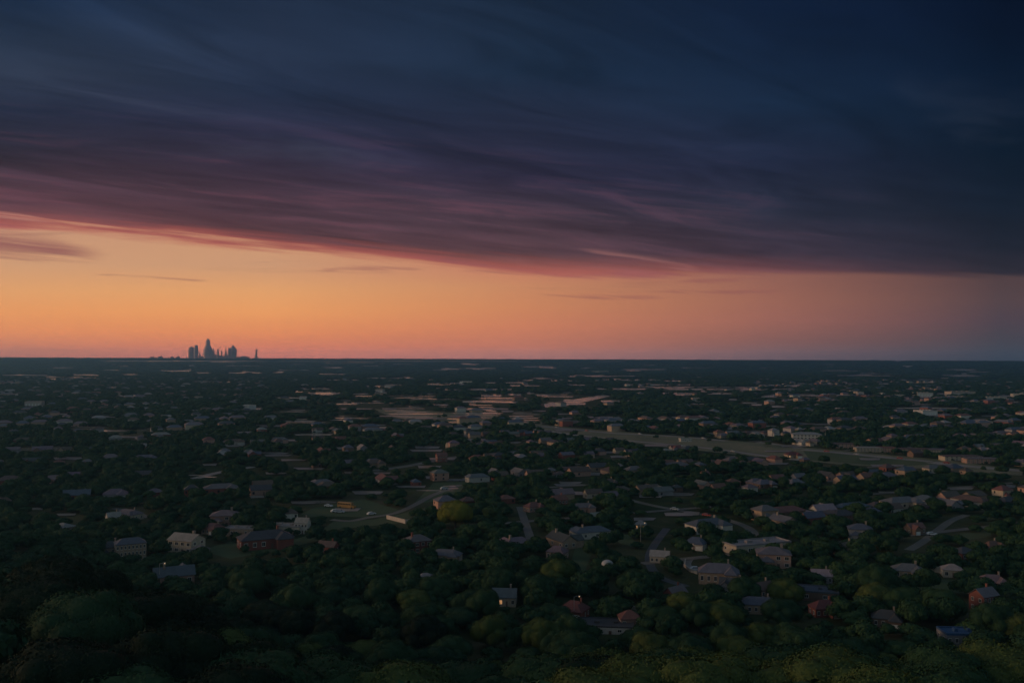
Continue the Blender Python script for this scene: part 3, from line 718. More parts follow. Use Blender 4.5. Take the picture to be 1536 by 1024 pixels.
# far flat-roofed warehouses catching the light
wb = MB(); wb.box(-30, 30, -14, 14, 0, 9, bottom=False); wm = wb.mesh('wall', M['wall'])
rb = MB(); rb.box(-30.3, 30.3, -14.3, 14.3, 9, 9.8)
for k in range(4): rb.box(-22+k*13, -18+k*13, -3, 3, 9.803, 11, bottom=False)
rm = rb.mesh('roof', M['roof'])
db = MB()
for k in range(5): db.box(-26+k*11, -21+k*11, -14.08, -14, 0, 4.5)
dm = db.mesh('loading_doors', M['trim'])
for i, (px, py, w) in enumerate([(1278,592,10),(1288,594,9),(1323,596,9),(1348,599,13),(1384,595,22),(1434,601,24),(1440,595,34),(1490,602,28),(1388,624,22),(1475,641,14),(1528,597,16),(372,616,14),(52,610,20),(296,602,7),(982,575,18),(900,562,26),(1246,553,8),
        (585,583,14),(700,577,20),(790,560,16),(1044,604,12),(455,602,10),(570,590,12)]):
    x, y = at(px, py-2); D = sqrt(x*x+y*y); s = w*D/F/60
    root = bpy.data.objects.new('warehouse', None); COL.objects.link(root); root.location = (x, y, float(terrain(x, y))-.05)
    root.rotation_euler = (0, 0, R(random.uniform(-15, 15))); root.scale = (s, max(s, .8), max(.7, min(1.3, s)))
    c = random.choice([(.62,.55,.46), (.68,.64,.6), (.5,.42,.36)])
    link('wall', wm, root, color=c); link('roof', rm, root, color=tuple(q*.9 for q in c)); link('loading_doors', dm, root)
    HOUSES.append(dict(o=root, x=x, y=y, z=0, w=60*s, d=30*s, h=11, wc='pale', rc='pale', kind='warehouse', fixed=None, front=50, group='w', cat='warehouse'))
    tag(root, None, 'warehouse', 'flat-roofed warehouses on the far plain')

# ------------------------------------------------------------------ the suburb
def inpoly(P, poly):
    x, y = P[:, 0], P[:, 1]; r = np.zeros(len(P), bool); n = len(poly)
    for i in range(n):
        x1, y1 = poly[i]; x2, y2 = poly[(i+1) % n]
        c = ((y1 > y) != (y2 > y)) & (x < (x2-x1)*(y-y1)/((y2-y1) or 1e-9)+x1)
        r ^= c
    return r
def road_dist(x, y):
    d = np.full(len(x), 1e9)
    for Q, hw in ROADS:
        q = np.array(Q)
        for i in range(0, len(q)-1, 2):
            a, b = q[i], q[min(i+2, len(q)-1)]; ab = b-a; L2 = (ab**2).sum() or 1
            t = np.clip(((x-a[0])*ab[0]+(y-a[1])*ab[1])/L2, 0, 1)
            d = np.minimum(d, np.hypot(x-a[0]-t*ab[0], y-a[1]-t*ab[1]) - hw)
    return d
cells = []
A = R(24)
for i in range(-150, 151):
    for j in range(-10, 150):
        if j % 3 == 0: continue
        gx, gy = i*19.5, j*33.0 + (-9 if j % 3 == 1 else 9)*-1
        x = gx*cos(A)-gy*sin(A)+rng.uniform(-3, 3); y = gx*sin(A)+gy*cos(A)+rng.uniform(-4, 4)
        if 300 < y < 3300 and abs(x) < y*.66+20: cells.append((x, y, (i % 2), (j % 2)))
cells = np.array(cells)
rd = road_dist(cells[:, 0], cells[:, 1]); pj = project(np.c_[cells[:, 0], cells[:, 1], np.zeros(len(cells))])
incl = np.zeros(len(cells), bool)
for c in CLEAR: incl |= inpoly(pj, c)
HX = np.array([(h['x'], h['y'], h['w']*.5+15) for h in HOUSES])
far_houses = []; gen = []
for k in range(len(cells)):
    x, y, _, jj = cells[k]; px, py = pj[k]
    if rd[k] < 8: continue
    if terrain(x, y) > 2: continue
    if incl[k]: continue
    # the right of the view is densely built, the left mostly woods
    dens = .45 + .53*sstep((px-560)/300)
    if py > 845: dens *= .25
    elif py > 790: dens *= .5
    if y > 1300: dens *= .6
    if py < 632 and 400 < px < 1130: dens *= .07
    if py < 640 and px > 1130: dens *= .55
    if px < 250 and py > 770: dens = .1
    if py < 690 and px > 850: dens *= .75
    if random.random() > dens: continue
    if (np.hypot(HX[:, 0]-x, HX[:, 1]-y) < HX[:, 2]).any(): continue
    gen.append((x, y, px, py))
gen.sort(key=lambda g: g[1])
NGEN = 235
kinds = ['L hip', 'gable', 'L gable', 'two hip', 'gable', 'small hip', 'long', 'L hip', 'L gable', 'small hip']
n_ind = 0
for x, y, px, py in gen:
    kd = random.choice(kinds); wc = random.choice(['red brick','tan','tan','cream','white','grey','pinkish','pinkish','brown']); rc = random.choice(['grey','grey','brown','pale','slate blue','terracotta','mauve','mauve','charcoal','brown'])
    rot = 24 + random.choice((0, 0, 180, 180, 90)) + random.uniform(-4, 4)
    if n_ind < NGEN and -20 < px < 1556:
        s = random.uniform(.58, .86)
        house(x, y, R(rot), kd, wc, rc, sc=(s, s, random.uniform(.8, 1.0)), detail=2 if y < 430 else 1 if y < 650 else 0, lit=1 if random.random() < .045 else 0, front=random.choice((4, 9, 15)))
        n_ind += 1
    else: far_houses.append((x, y, rot, wc, rc, random.choice((0, 1))))
# the farther ones, past the largest 300: one mesh with paint per face corner
def far_mesh():
    v, f, c = [], [], []
    for x, y, rot, wc, rc, two in far_houses:
        w, d, h, rh = random.uniform(11, 20), random.uniform(8, 12), (3.2 if not two else 6), 2.6
        ca, sa = cos(R(rot)), sin(R(rot)); b = len(v)
        L = [(-w/2,-d/2,0),(w/2,-d/2,0),(w/2,d/2,0),(-w/2,d/2,0),(-w/2,-d/2,h),(w/2,-d/2,h),(w/2,d/2,h),(-w/2,d/2,h)]
        e = .6
        L += [(-w/2-e,-d/2-e,h),(w/2+e,-d/2-e,h),(w/2+e,d/2+e,h),(-w/2-e,d/2+e,h),(-w/2+d*.4,0,h+rh),(w/2-d*.4,0,h+rh)]
        v += [(x+p[0]*ca-p[1]*sa, y+p[0]*sa+p[1]*ca, p[2]) for p in L]
        fs = [(0,1,5,4),(1,2,6,5),(2,3,7,6),(3,0,4,7),(8,9,13,12),(9,10,13),(10,11,12,13),(11,8,12),(11,10,9,8)]
        f += [tuple(i+b for i in q) for q in fs]
        c += [tuple(q*.95 for q in WALLC[wc])]*4 + [tuple(q*.8 for q in ROOFC[rc])]*5
    me = bpy.data.meshes.new('distant_houses'); me.from_pydata(v, [], f)
    at_ = me.attributes.new('paint', 'FLOAT_COLOR', 'FACE')
    at_.data.foreach_set('color', np.array([(*q, 1) for q in c], np.float32).ravel())
    m, T, b_ = mat('distant_house_paint'); a = T.new('ShaderNodeAttribute', attribute_name='paint')
    T.put(b_.inputs['Base Color'], a.outputs['Color']); b_.inputs['Roughness'].default_value = .6
    me.materials.append(m)
    o = link('distant_houses', me); tag(o, 'countless small houses scattered through the woods towards the horizon', 'houses', kind='stuff')
far_mesh()

# ------------------------------------------------------------------ trees
def crown_mesh(name, nlobe, nleaf, leaf, core_sub, seed, m, flat_=.62, spread=.62):
    """crown of unit radius about (0,0,.5..): lobes of leaves round a closed leafy core"""
    r = np.random.default_rng(seed); lobes = []
    lobes.append((0, 0, .62, .58))
    for i in range(nlobe):
        a = 2*pi*i/nlobe*1.618*3 + r.uniform(-.4, .4); t = r.uniform(.15, 1.0)
        rr = spread*sqrt(t); z = .50 + .42*(1-t)*r.uniform(.6, 1.1) + r.uniform(-.12, .06)
        lobes.append((rr*cos(a), rr*sin(a), z, r.uniform(.24, .40)))
    L = np.array(lobes); v, f = [], []
    # core
    import bmesh
    bm = bmesh.new()
    for x, y, z, q in lobes:
        g = bmesh.ops.create_icosphere(bm, subdivisions=core_sub, radius=1.0)
        for w in g['verts']:
            c = w.co; k = q*(.90 + .10*sin(c.x*5+seed+x*9)*cos(c.y*6+y*7))
            w.co = Vector((x + c.x*k, y + c.y*k, z*1.0 + c.z*k*flat_))
    bm.verts.ensure_lookup_table()
    v = [tuple(w.co) for w in bm.verts]; f = [tuple(w.index for w in fc.verts) for fc in bm.faces]; bm.free()
    # leaves
    area = L[:, 3]**2; cnt = (nleaf*area/area.sum()).astype(int); V = []
    for (x, y, z, q), n in zip(lobes, cnt):
        d = r.normal(size=(n*2, 3)); d /= np.linalg.norm(d, axis=1)[:, None]; d = d[d[:, 2] > -.75][:n]
        P = np.array([x, y, z]) + d*np.array([q, q, q*flat_])*(1+r.exponential(.035, (len(d), 1)))
        keep = np.ones(len(P), bool)
        for (x2, y2, z2, q2) in lobes:
            if (x2, y2, z2) == (x, y, z): continue
            e = (P-np.array([x2, y2, z2]))/np.array([q2, q2, q2*flat_]); keep &= (e**2).sum(1) > .86
        P, d = P[keep], d[keep]
        N = d + r.normal(size=d.shape)*.34; N /= np.linalg.norm(N, axis=1)[:, None]
        U = np.cross(N, r.normal(size=N.shape)); U /= np.linalg.norm(U, axis=1)[:, None]; B = np.cross(N, U)
        s = leaf*r.uniform(.6, 1.4, (len(P), 1))
        V.append(np.stack([P-U*s, P-B*s*.6+N*s*.1, P+U*s, P+B*s*.6+N*s*.1], 1))
    V = np.concatenate(V); b0 = len(v); nq = len(V)
    allv = np.concatenate([np.array(v), V.reshape(-1, 3)])
    qf = (np.arange(nq*4).reshape(-1, 4)+b0)
    me = bpy.data.meshes.new(name)
    nt = len(f); 
    me.vertices.add(len(allv)); me.vertices.foreach_set('co', allv.astype(np.float32).ravel())
    li = np.concatenate([np.array(f).ravel(), qf.ravel()]).astype(np.int32)
    me.loops.add(len(li)); me.loops.foreach_set('vertex_index', li)
    me.polygons.add(nt+nq)
    me.polygons.foreach_set('loop_start', np.concatenate([np.arange(nt)*3, nt*3+np.arange(nq)*4]).astype(np.int32))
    me.update(calc_edges=True); me.materials.append(m); me.validate()
    return me
HI = [crown_mesh('crown', 22, 30000, .017, 2, 11+i, M['leaf'], flat_=.70) for i in range(4)]
MID = [crown_mesh('crown', 11, 1700, .062, 1, 31+i, M['leaf']) for i in range(5)]
LOW = [crown_mesh('crown', 7, 260, .12, 1, 51+i, M['leaf']) for i in range(3)]
def trunk_mesh(seed):
    random.seed(seed); b = MB()
    b.frust(0, 0, -.06, .18, .055, .038, 8, cap=False)
    for i in range(5):
        a = i*1.256+random.uniform(-.3, .3); r1 = random.uniform(.22, .42)
        p1 = (r1*.35*cos(a), r1*.35*sin(a), .30); p2 = (r1*cos(a), r1*sin(a), random.uniform(.48, .60))
        b.tube((0, 0, .15), p1, .032, .024); b.tube(p1, p2, .024, .010)
    return b.mesh('trunk', M['bark'])
TR = [trunk_mesh(i) for i in range(3)]
random.seed(99)

def scatter():
    out = []
    for y0, y1, cell, sc in ((66, 165, 11.5, 1.58), (165, 300, 8.4, 1.05), (300, 1200, 7.1, .82), (1200, 3400, 15.5, 1.5)):
        n = int((y1-y0)/cell)+1
        for j in range(n):
            y = y0+j*cell; hw = y*.70+70
            k = int(2*hw/cell)
            xs = -hw + (np.arange(k)+.5*(j % 2))*cell + rng.uniform(-.36, .36, k)*cell
            ys = y + rng.uniform(-.36, .36, k)*cell
            out.append(np.c_[xs, ys, np.full(k, sc)])
    return np.concatenate(out)
T = scatter(); x, y, sc = T.T
z = terrain(x, y); fore = z > 3
rad = sc*rng.uniform(4.2, 7.2, len(x)); rad = np.where(fore, rad*1.12, rad)
hgt = rad*rng.uniform(.72, 1.38, len(x))*1.1; hgt = np.where((sc > 1.49) & (y > 1000), rad*.85, hgt); hgt = np.where(fore, hgt*1.0, hgt); hgt = np.where(y < 165, np.minimum(hgt*.9, 11.5), hgt)
keep = np.ones(len(x), bool)
rd = road_dist(x, y); keep &= rd > rad*.55
P0 = project(np.c_[x, y, z]); P1 = project(np.c_[x, y, z+hgt*.8]); P2 = project(np.c_[x, y, z+hgt*1.0]); RP = rad/np.maximum(y, 1)*F
for c, isf in zip(CLEAR, FIELDC):
    lo, hi = c.min(0), c.max(0)
    near = keep & (P0[:, 1] > lo[1]-6) & (P1[:, 1] < hi[1]+40)
    idx = np.nonzero(near)[0]
    if isf:
        mid = (lo[1]+hi[1])/2; hh = (hi[1]-lo[1])/2
        over = (P0[idx, 0]+RP[idx]*.7 > lo[0]) & (P0[idx, 0]-RP[idx]*.7 < hi[0]) & (P0[idx, 1] > mid-hh*.9) & (P2[idx, 1] < mid+hh*.7)
        keep[idx[over & (rng.random(len(idx)) < .93)]] = False
        continue
    ins = (inpoly(P0[idx], c) & (rng.random(len(idx)) < .95)) | (inpoly(P1[idx], c) & (rng.random(len(idx)) < .94))
    keep[idx[ins]] = False
shrink = np.ones(len(x))
for h in HOUSES + [dict(x=q[0], y=q[1], w=14, d=10, front=random.choice((0, 6, 12))) for q in far_houses if q[1] < 1700 and random.random() < .8]:
    dx, dy = x-h['x'], y-h['y']; hw = max(h['w'], h['d'])*.5
    D = sqrt(h['x']**2+h['y']**2); fx, fy = h['x']/D, h['y']/D
    fwd = dx*fx+dy*fy; lat = np.abs(dx*fy-dy*fx)
    inside = (np.hypot(dx, dy) < min(hw, h['d']*.6)+rad*.35) | ((lat < hw*.85) & (np.abs(fwd) < h['d']*.45+rad*.25))
    keep &= ~inside
    fr = (fwd < 0) & (fwd > -h['front']-h['d']*.4) & (lat < hw*.8)
    shrink[fr] = np.minimum(shrink[fr], rng.uniform(.25, .5, fr.sum()))
# gaps and yards: fewer and smaller trees where the suburb is dense
px = P0[:, 0]; py = P0[:, 1]
openness = .03 + .08*sstep((px-600)/350)*(py > 600)
openness = np.where(fore, 0.0, openness)
keep &= rng.random(len(x)) > openness
small = (rng.random(len(x)) < .18) & ~fore
rad = np.where(small, rad*.62, rad); hgt = np.where(small, hgt*.62, hgt)
rad *= np.maximum(shrink, .3); hgt *= shrink
keep &= np.hypot(x-0, y-0) > 84
T = dict(x=x[keep], y=y[keep], z=z[keep], r=rad[keep], h=hgt[keep])
# one golden tree on the photograph stands out
gx, gy = at(683, 792)
d = np.hypot(T['x']-gx, T['y']-gy) > 9
for k in T: T[k] = T[k][d]
n = len(T['x'])
P1 = project(np.c_[T['x'], T['y'], T['z']+T['h']*.75])
D = np.sqrt(T['x']**2+T['y']**2+(CAMZ-T['z'])**2)
size = T['r']/D*F
vis = (P1[:, 0] > -30) & (P1[:, 0] < W+30) & (P1[:, 1] < H+25)
order = np.argsort(-size*vis)[:288]
ind = np.zeros(n, bool); ind[order] = True

TREES = []
def tree(x, y, z, r, h, lod, leaf='leaf', label=None):
    root = bpy.data.objects.new('oak_tree', None); COL.objects.link(root)
    root.location = (x, y, z); root.rotation_euler = (0, 0, random.uniform(0, 2*pi)); root.scale = (r, r*random.uniform(.88, 1.1), h)
    link('trunk', random.choice(TR), root)
    c = link('crown', random.choice(lod), root)
    if leaf != 'leaf':
        c.material_slots[0].link = 'OBJECT'; c.material_slots[0].material = M[leaf]
    TREES.append(dict(o=root, x=x, y=y, z=z, r=r, h=h, leaf=leaf, fixed=label))
    tag(root, label, 'tree', 'trees of the near woods')
for i in order:
    px, py = P1[i]
    # gloom of the lower-left hollow is put into the leaf colour, olive crowns stand on the near slope to the right
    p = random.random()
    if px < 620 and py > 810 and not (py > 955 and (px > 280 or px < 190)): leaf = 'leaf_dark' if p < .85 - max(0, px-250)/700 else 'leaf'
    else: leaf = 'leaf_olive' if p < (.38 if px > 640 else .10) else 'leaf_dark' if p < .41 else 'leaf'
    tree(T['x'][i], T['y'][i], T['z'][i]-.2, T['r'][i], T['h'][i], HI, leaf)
tree(gx, gy, 0, 10.0, 12.5, HI, 'leaf_yellow', 'golden yellow-green round tree standing out in the centre of the suburb')
for pxx, pyy, rr, lab in ((838, 880, 7.5, 'olive yellow tree among dark oaks below the open lawn'), (330, 700, 7, None)):
    if lab: 
        a, b = at(pxx, pyy); tree(a, b, float(terrain(a, b)), rr, rr*1.25, HI, 'leaf_olive', lab)

# all other trees: one scatter object, instancing the crowns above
def woods():
    rest = ~ind
    X, Y, Z, RR, HH = (T[k][rest] for k in 'xyzrh')
    lod = np.where(Y < 720, 0, 1)
    # beyond 3.4 km whole groves stand in for the trees
    gx, gy = [], []
    yy = 3400.0
    while yy < 15000:
        st = 52*(1 + (yy-3400)/9000); k = int(2*yy*.70/st)
        gx.append(-yy*.70 + np.arange(k)*st + rng.uniform(-.45, .45, k)*st); gy.append(yy + rng.uniform(-.45, .45, k)*st); yy += st
    gx, gy = np.concatenate(gx), np.concatenate(gy)
    gz = terrain(gx, gy)
    pg = project(np.c_[gx, gy, gz+3.0]); kp = rng.random(len(gx)) > .12
    for c in CLEAR:
        lo, hi = c.min(0), c.max(0)
        if hi[1] > 585: continue
        m_ = (pg[:, 0] > lo[0]) & (pg[:, 0] < hi[0]) & (pg[:, 1] > lo[1]-.3) & (pg[:, 1] < hi[1]+2.0)
        kp[m_] = False
    gx, gy, gz = gx[kp], gy[kp], gz[kp]; gr = rng.uniform(26, 46, len(gx))*(1+(gy-3400)/11000)
    X = np.r_[X, gx]; Y = np.r_[Y, gy]; Z = np.r_[Z, gz-1.0]; RR = np.r_[RR, gr]; HH = np.r_[HH, rng.uniform(8, 13, len(gx))]
    lod = np.r_[lod, np.ones(len(gx), int)]
    n = len(X); me = bpy.data.meshes.new('woodland'); me.vertices.add(n)
    me.vertices.foreach_set('co', np.stack([X, Y, Z-.15], 1).astype(np.float32).ravel())
    nm, nl = len(MID), len(LOW)
    var = np.where(lod == 0, rng.integers(0, nm, n), nm + rng.integers(0, nl, n)).astype(np.int32)
    a = me.attributes.new('variant', 'INT', 'POINT'); a.data.foreach_set('value', var)
    a = me.attributes.new('size', 'FLOAT_VECTOR', 'POINT'); a.data.foreach_set('vector', np.stack([RR, RR*rng.uniform(.85, 1.15, n), HH], 1).astype(np.float32).ravel())
    a = me.attributes.new('turn', 'FLOAT_VECTOR', 'POINT'); a.data.foreach_set('vector', np.stack([0*X, 0*X, rng.uniform(0, 6.28, n)], 1).astype(np.float32).ravel())
    o = link('woodland', me); tag(o, 'dark green oak woods filling the plain between and behind the houses', 'woodland', kind='stuff')
    # a crown of each kind, standing in the woods, is what the scatter repeats
    protos = []
    for k, mm in enumerate(MID+LOW):
        j = np.nonzero(var == k)[0][0]
        me_ = mm
        root = bpy.data.objects.new('oak_tree', None); COL.objects.link(root)
        root.location = (X[j], Y[j]+.5, Z[j]); root.scale = (RR[j], RR[j], HH[j])
        c = link('crown', me_, root); link('trunk', TR[0], root)
        TREES.append(dict(o=root, x=float(X[j]), y=float(Y[j]), z=float(Z[j]), r=float(RR[j]), h=float(HH[j]), leaf='leaf', fixed=None))
        tag(root, None, 'tree', 'trees of the near woods'); protos.append(c)
    ng = bpy.data.node_groups.new('woodland_scatter', 'GeometryNodeTree')
    ng.interface.new_socket('Geometry', in_out='INPUT', socket_type='NodeSocketGeometry'); ng.interface.new_socket('Geometry', in_out='OUTPUT', socket_type='NodeSocketGeometry')
    N, L = ng.nodes, ng.links
    gi = N.new('NodeGroupInput'); go = N.new('NodeGroupOutput'); jn = N.new('GeometryNodeJoinGeometry'); L.new(jn.outputs[0], go.inputs[0])
    def attr(nm_, dt):
        q = N.new('GeometryNodeInputNamedAttribute'); q.data_type = dt; q.inputs[0].default_value = nm_; return q.outputs[0]
    av, asz, at_ = attr('variant', 'INT'), attr('size', 'FLOAT_VECTOR'), attr('turn', 'FLOAT_VECTOR')
    for k, c in enumerate(protos):
        oi = N.new('GeometryNodeObjectInfo'); oi.inputs['Object'].default_value = c; oi.transform_space = 'ORIGINAL'; oi.inputs['As Instance'].default_value = False
        cmp = N.new('FunctionNodeCompare'); cmp.data_type = 'INT'; cmp.operation = 'EQUAL'
        L.new(av, cmp.inputs[2]); cmp.inputs[3].default_value = k
        ip = N.new('GeometryNodeInstanceOnPoints'); L.new(gi.outputs[0], ip.inputs['Points']); L.new(cmp.outputs[0], ip.inputs['Selection'])
        L.new(oi.outputs['Geometry'], ip.inputs['Instance']); L.new(at_, ip.inputs['Rotation']); L.new(asz, ip.inputs['Scale'])
        L.new(ip.outputs[0], jn.inputs[0])
    md = o.modifiers.new('scatter', 'NODES'); md.node_group = ng
    import time
    print('woodland', n, 'individual trees', len(TREES), 'houses', len(HOUSES), 'far houses', len(far_houses))
woods()

# ------------------------------------------------------------------ skyline on the horizon
def skyline():
    DD = 9000.0
    def X_(px): return (px-W/2)/F*DD
    k = DD/F      # metres per photo pixel out there
    base = 543.5; GZ = RISE
    def tower(pxc, segs, label, spire=None, depth=.8, n=8, name='skyscraper'):
        """segs: (half width px, top y px) from the foot upwards"""
        b = MB(); z = -2.0
        root = bpy.data.objects.new(name, None); COL.objects.link(root); yy = DD+random.uniform(-150, 150); root.location = ((pxc-W/2)/F*yy, yy, GZ)
        for i, s in enumerate(segs):
            hw, top = s[:2]; taper = s[2] if len(s) > 2 else 1.0; zt = CAMZ-GZ + (538-.36-top)*k
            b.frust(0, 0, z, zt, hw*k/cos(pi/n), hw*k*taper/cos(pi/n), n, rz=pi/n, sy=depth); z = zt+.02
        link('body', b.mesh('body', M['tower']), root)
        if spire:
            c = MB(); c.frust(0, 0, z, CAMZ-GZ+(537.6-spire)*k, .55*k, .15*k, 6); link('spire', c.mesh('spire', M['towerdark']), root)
        tag(root, label, 'skyscraper', 'downtown towers on the horizon'); return root
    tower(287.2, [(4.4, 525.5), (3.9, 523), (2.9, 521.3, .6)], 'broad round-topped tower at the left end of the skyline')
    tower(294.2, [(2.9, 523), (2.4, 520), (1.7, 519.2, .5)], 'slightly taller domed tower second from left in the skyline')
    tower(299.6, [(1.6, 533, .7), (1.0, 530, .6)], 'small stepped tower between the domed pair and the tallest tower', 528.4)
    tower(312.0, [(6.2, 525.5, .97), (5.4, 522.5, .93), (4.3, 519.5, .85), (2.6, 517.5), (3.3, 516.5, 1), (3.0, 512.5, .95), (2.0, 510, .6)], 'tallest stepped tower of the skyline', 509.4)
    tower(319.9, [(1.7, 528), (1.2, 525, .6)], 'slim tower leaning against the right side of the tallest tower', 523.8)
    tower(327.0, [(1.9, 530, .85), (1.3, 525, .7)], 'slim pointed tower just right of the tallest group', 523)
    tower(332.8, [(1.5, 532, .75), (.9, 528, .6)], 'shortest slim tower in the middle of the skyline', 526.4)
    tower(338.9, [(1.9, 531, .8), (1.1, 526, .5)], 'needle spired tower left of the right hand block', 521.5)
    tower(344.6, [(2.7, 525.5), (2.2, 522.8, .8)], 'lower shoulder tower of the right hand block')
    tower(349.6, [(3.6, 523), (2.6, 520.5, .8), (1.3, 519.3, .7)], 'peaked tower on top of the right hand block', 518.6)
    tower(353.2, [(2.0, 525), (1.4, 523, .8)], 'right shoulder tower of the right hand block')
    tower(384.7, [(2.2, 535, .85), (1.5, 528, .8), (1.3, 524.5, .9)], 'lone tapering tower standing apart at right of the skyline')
    for i, (px, hw, top, lab) in enumerate([(303, 3, 536, 'low block left of the tallest tower foot'), (321, 4, 533.5, 'low block right of the tallest tower foot'), (330, 5, 534.5, 'low blocks below the slim middle towers'), (340, 3, 534, 'low block below the needle spired tower'),
            (361, 5, 536.5, 'low hall just right of the skyline'), (368, 4, 536, 'long low roof between skyline and the lone tower'), (241, .5, 536.4, 'tiny mast-like building far left of the skyline'), (240.7, .5, 533.5, None), (258, .4, 536.8, 'tiny block second left of the skyline'), (267, .4, 536.5, 'tiny block left of the skyline'), (229, .3, 536.9, 'tiniest block at far left of the horizon')]):
        if lab:
            b = MB(); hz = CAMZ-GZ+(538-top)*k; b.box(-hw*k, hw*k, -60, 60, -2, hz*.8); b.box(-hw*k*.7, hw*k*.5, -40, 40, hz*.8+.05, hz)
            o = link('low_building', b.mesh('low_building', M['tower']), loc=((px-W/2)/F*(DD+150), DD+150, GZ)); tag(o, lab, 'building', 'low buildings round the skyline')
skyline()

# ------------------------------------------------------------------ vehicles, lamps, walls, a tank
def wheel(b, x, y, z, r, w):
    n = 14
    v = [(x+r*cos(2*pi*i/n), y-w/2, z+r*sin(2*pi*i/n)) for i in range(n)] + [(x+r*cos(2*pi*i/n), y+w/2, z+r*sin(2*pi*i/n)) for i in range(n)]
    b.add(v, [(i, (i+1) % n, n+(i+1) % n, n+i) for i in range(n)] + [tuple(range(n)), tuple(range(n, 2*n))]); return b
def bus(px, py, rz, label):
    x, y = at(px, py); root = bpy.data.objects.new('school_bus', None); COL.objects.link(root); root.location = (x, y, .1); root.rotation_euler = (0, 0, rz)
    b = MB(); b.box(-5.2, 3.8, -1.25, 1.25, .5, 2.2); b.box(3.8, 5.3, -1.1, 1.1, .5, 1.6)
    b.add([(-5.2,-1.25,2.2),(3.8,-1.25,2.2),(3.8,1.25,2.2),(-5.2,1.25,2.2),(-5.2,-1.2,2.9),(3.5,-1.2,2.9),(3.5,1.2,2.9),(-5.2,1.2,2.9),(-5.0,-.8,3.15),(3.3,-.8,3.15),(3.3,.8,3.15),(-5.0,.8,3.15)],
          [(0,1,5,4),(1,2,6,5),(2,3,7,6),(3,0,4,7),(4,5,9,8),(5,6,10,9),(6,7,11,10),(7,4,8,11),(8,9,10,11)])
    link('body', b.mesh('body', M['bus']), root)
    for s in (-1, 1):
        for i in range(8):
            w = MB(); q = sorted((s*1.24, s*1.275)); w.box(-4.9+i*1.05, -4.1+i*1.05, q[0], q[1], 2.0, 2.65); link('window', w.mesh('window', M['glass']), root)
    w = MB(); w.add([(3.815,-1.0,2.0),(3.815,1.0,2.0),(3.6,1.0,2.75),(3.6,-1.0,2.75)], [(0,1,2,3)]); link('windscreen', w.mesh('windscreen', M['glass']), root)
    for wx in (-3.4, 3.9):
        for s in (-1, 1): link('wheel', wheel(MB(), wx, s*1.15, .5, .5, .3).mesh('wheel', M['tyre']), root)
    tag(root, label, 'bus')
bus(520, 762, R(-25), 'yellow school bus parked on the lawn left of centre')
def car_meshes():
    b = MB(); P = [(-2.3,.35),(-2.3,.95),(-1.9,1.02),(-1.35,1.5),(.45,1.52),(1.15,1.02),(2.2,.88),(2.35,.6),(2.3,.35)]
    n = len(P); v = [(a, -.88 if c < 1.1 else -.7, c) for a, c in P] + [(a, .88 if c < 1.1 else .7, c) for a, c in P]
    b.add(v, [(i, (i+1) % n, n+(i+1) % n, n+i) for i in range(n)] + [tuple(range(n)), tuple(range(n, 2*n))])
    g = MB()
    for s in (-1, 1): g.add([(-1.75,s*.885,1.05),(1.0,s*.885,1.05),(.4,s*.74,1.46),(-1.3,s*.74,1.46)], [(0,1,2,3)])
    g.add([(1.13,-.72,1.06),(1.13,.72,1.06),(.52,.64,1.50),(.52,-.64,1.50)], [(0,1,2,3)])
    return b.mesh('body', M['wall']), g.mesh('windows', M['glass']), [wheel(MB(), wx, s*.8, .33, .33, .22).mesh('wheel', M['tyre']) for wx in (-1.4, 1.4) for s in (-1, 1)]
CB, CG, CW = car_meshes()
for px, py, c, lab in [(493,760,(.7,.7,.7),'white car parked left of the school bus'), (503,768,(.75,.75,.72),'white car nearest the camera below the school bus'), (510,769,(.5,.52,.55),'silver car touching the white car below the school bus'),
        (557,772,(.6,.6,.6),'pale car on the street right of the school bus'), (1012,765,(.65,.62,.58),'pale car on the curving street at the right centre'), (1060,774,(.4,.06,.04),'dark red car on the curving street'),
        (1398,803,(.7,.7,.7),'white car on the diagonal street at right'), (666,734,(.6,.6,.6),'pale car on the far end of the centre left street'), (1044,856,(.65,.65,.65),'white car on the curved driveway of the mansion')]:
    x, y = at(px, py); root = bpy.data.objects.new('parked_car', None); COL.objects.link(root); root.location = (x, y, .12); root.rotation_euler = (0, 0, R(random.uniform(-40, 40)))
    link('body', CB, root, color=c); link('window', CG, root)
    for w in CW: link('wheel', w, root)
    tag(root, lab, 'car', 'cars parked in the suburb')
for i, (px, py) in enumerate([(835,641.5),(880,646.5),(960,651.5),(1055,658),(1240,677.5),(1285,682),(1350,688),(1420,695),(1100,678),(1020,669)]):
    x, y = at(px, py); root = bpy.data.objects.new('car', None); COL.objects.link(root); root.location = (x, y, .14); root.rotation_euler = (0, 0, R(-50 if px < 1150 else -35))
    link('body', CB, root, color=random.choice([(.6,.6,.6), (.1,.1,.12), (.4,.4,.42), (.35,.07,.05)])); link('window', CG, root)
    for w in CW: link('wheel', w, root)
    tag(root, 'small car driving along the pale highway strip', 'car', 'cars driving on the highway')
lp = MB(); lp.frust(0, 0, 0, 8, .12, .07, 8); lp.tube((0, 0, 7.9), (1.6, 0, 8.4), .06, .05); LPm = lp.mesh('pole', M['metal'])
lh = MB(); lh.box(1.4, 2.2, -.18, .18, 8.28, 8.42); LHm = lh.mesh('lamp_head', M['metal'])
lb = MB(); lb.frust(1.8, 0, 7.98, 8.27, .16, .24, 10); lb.add([(1.8+.16*cos(i*pi/5), .16*sin(i*pi/5), 7.98) for i in range(10)], [tuple(range(10))]); LBm = lb.mesh('lamp', M['lamp'])
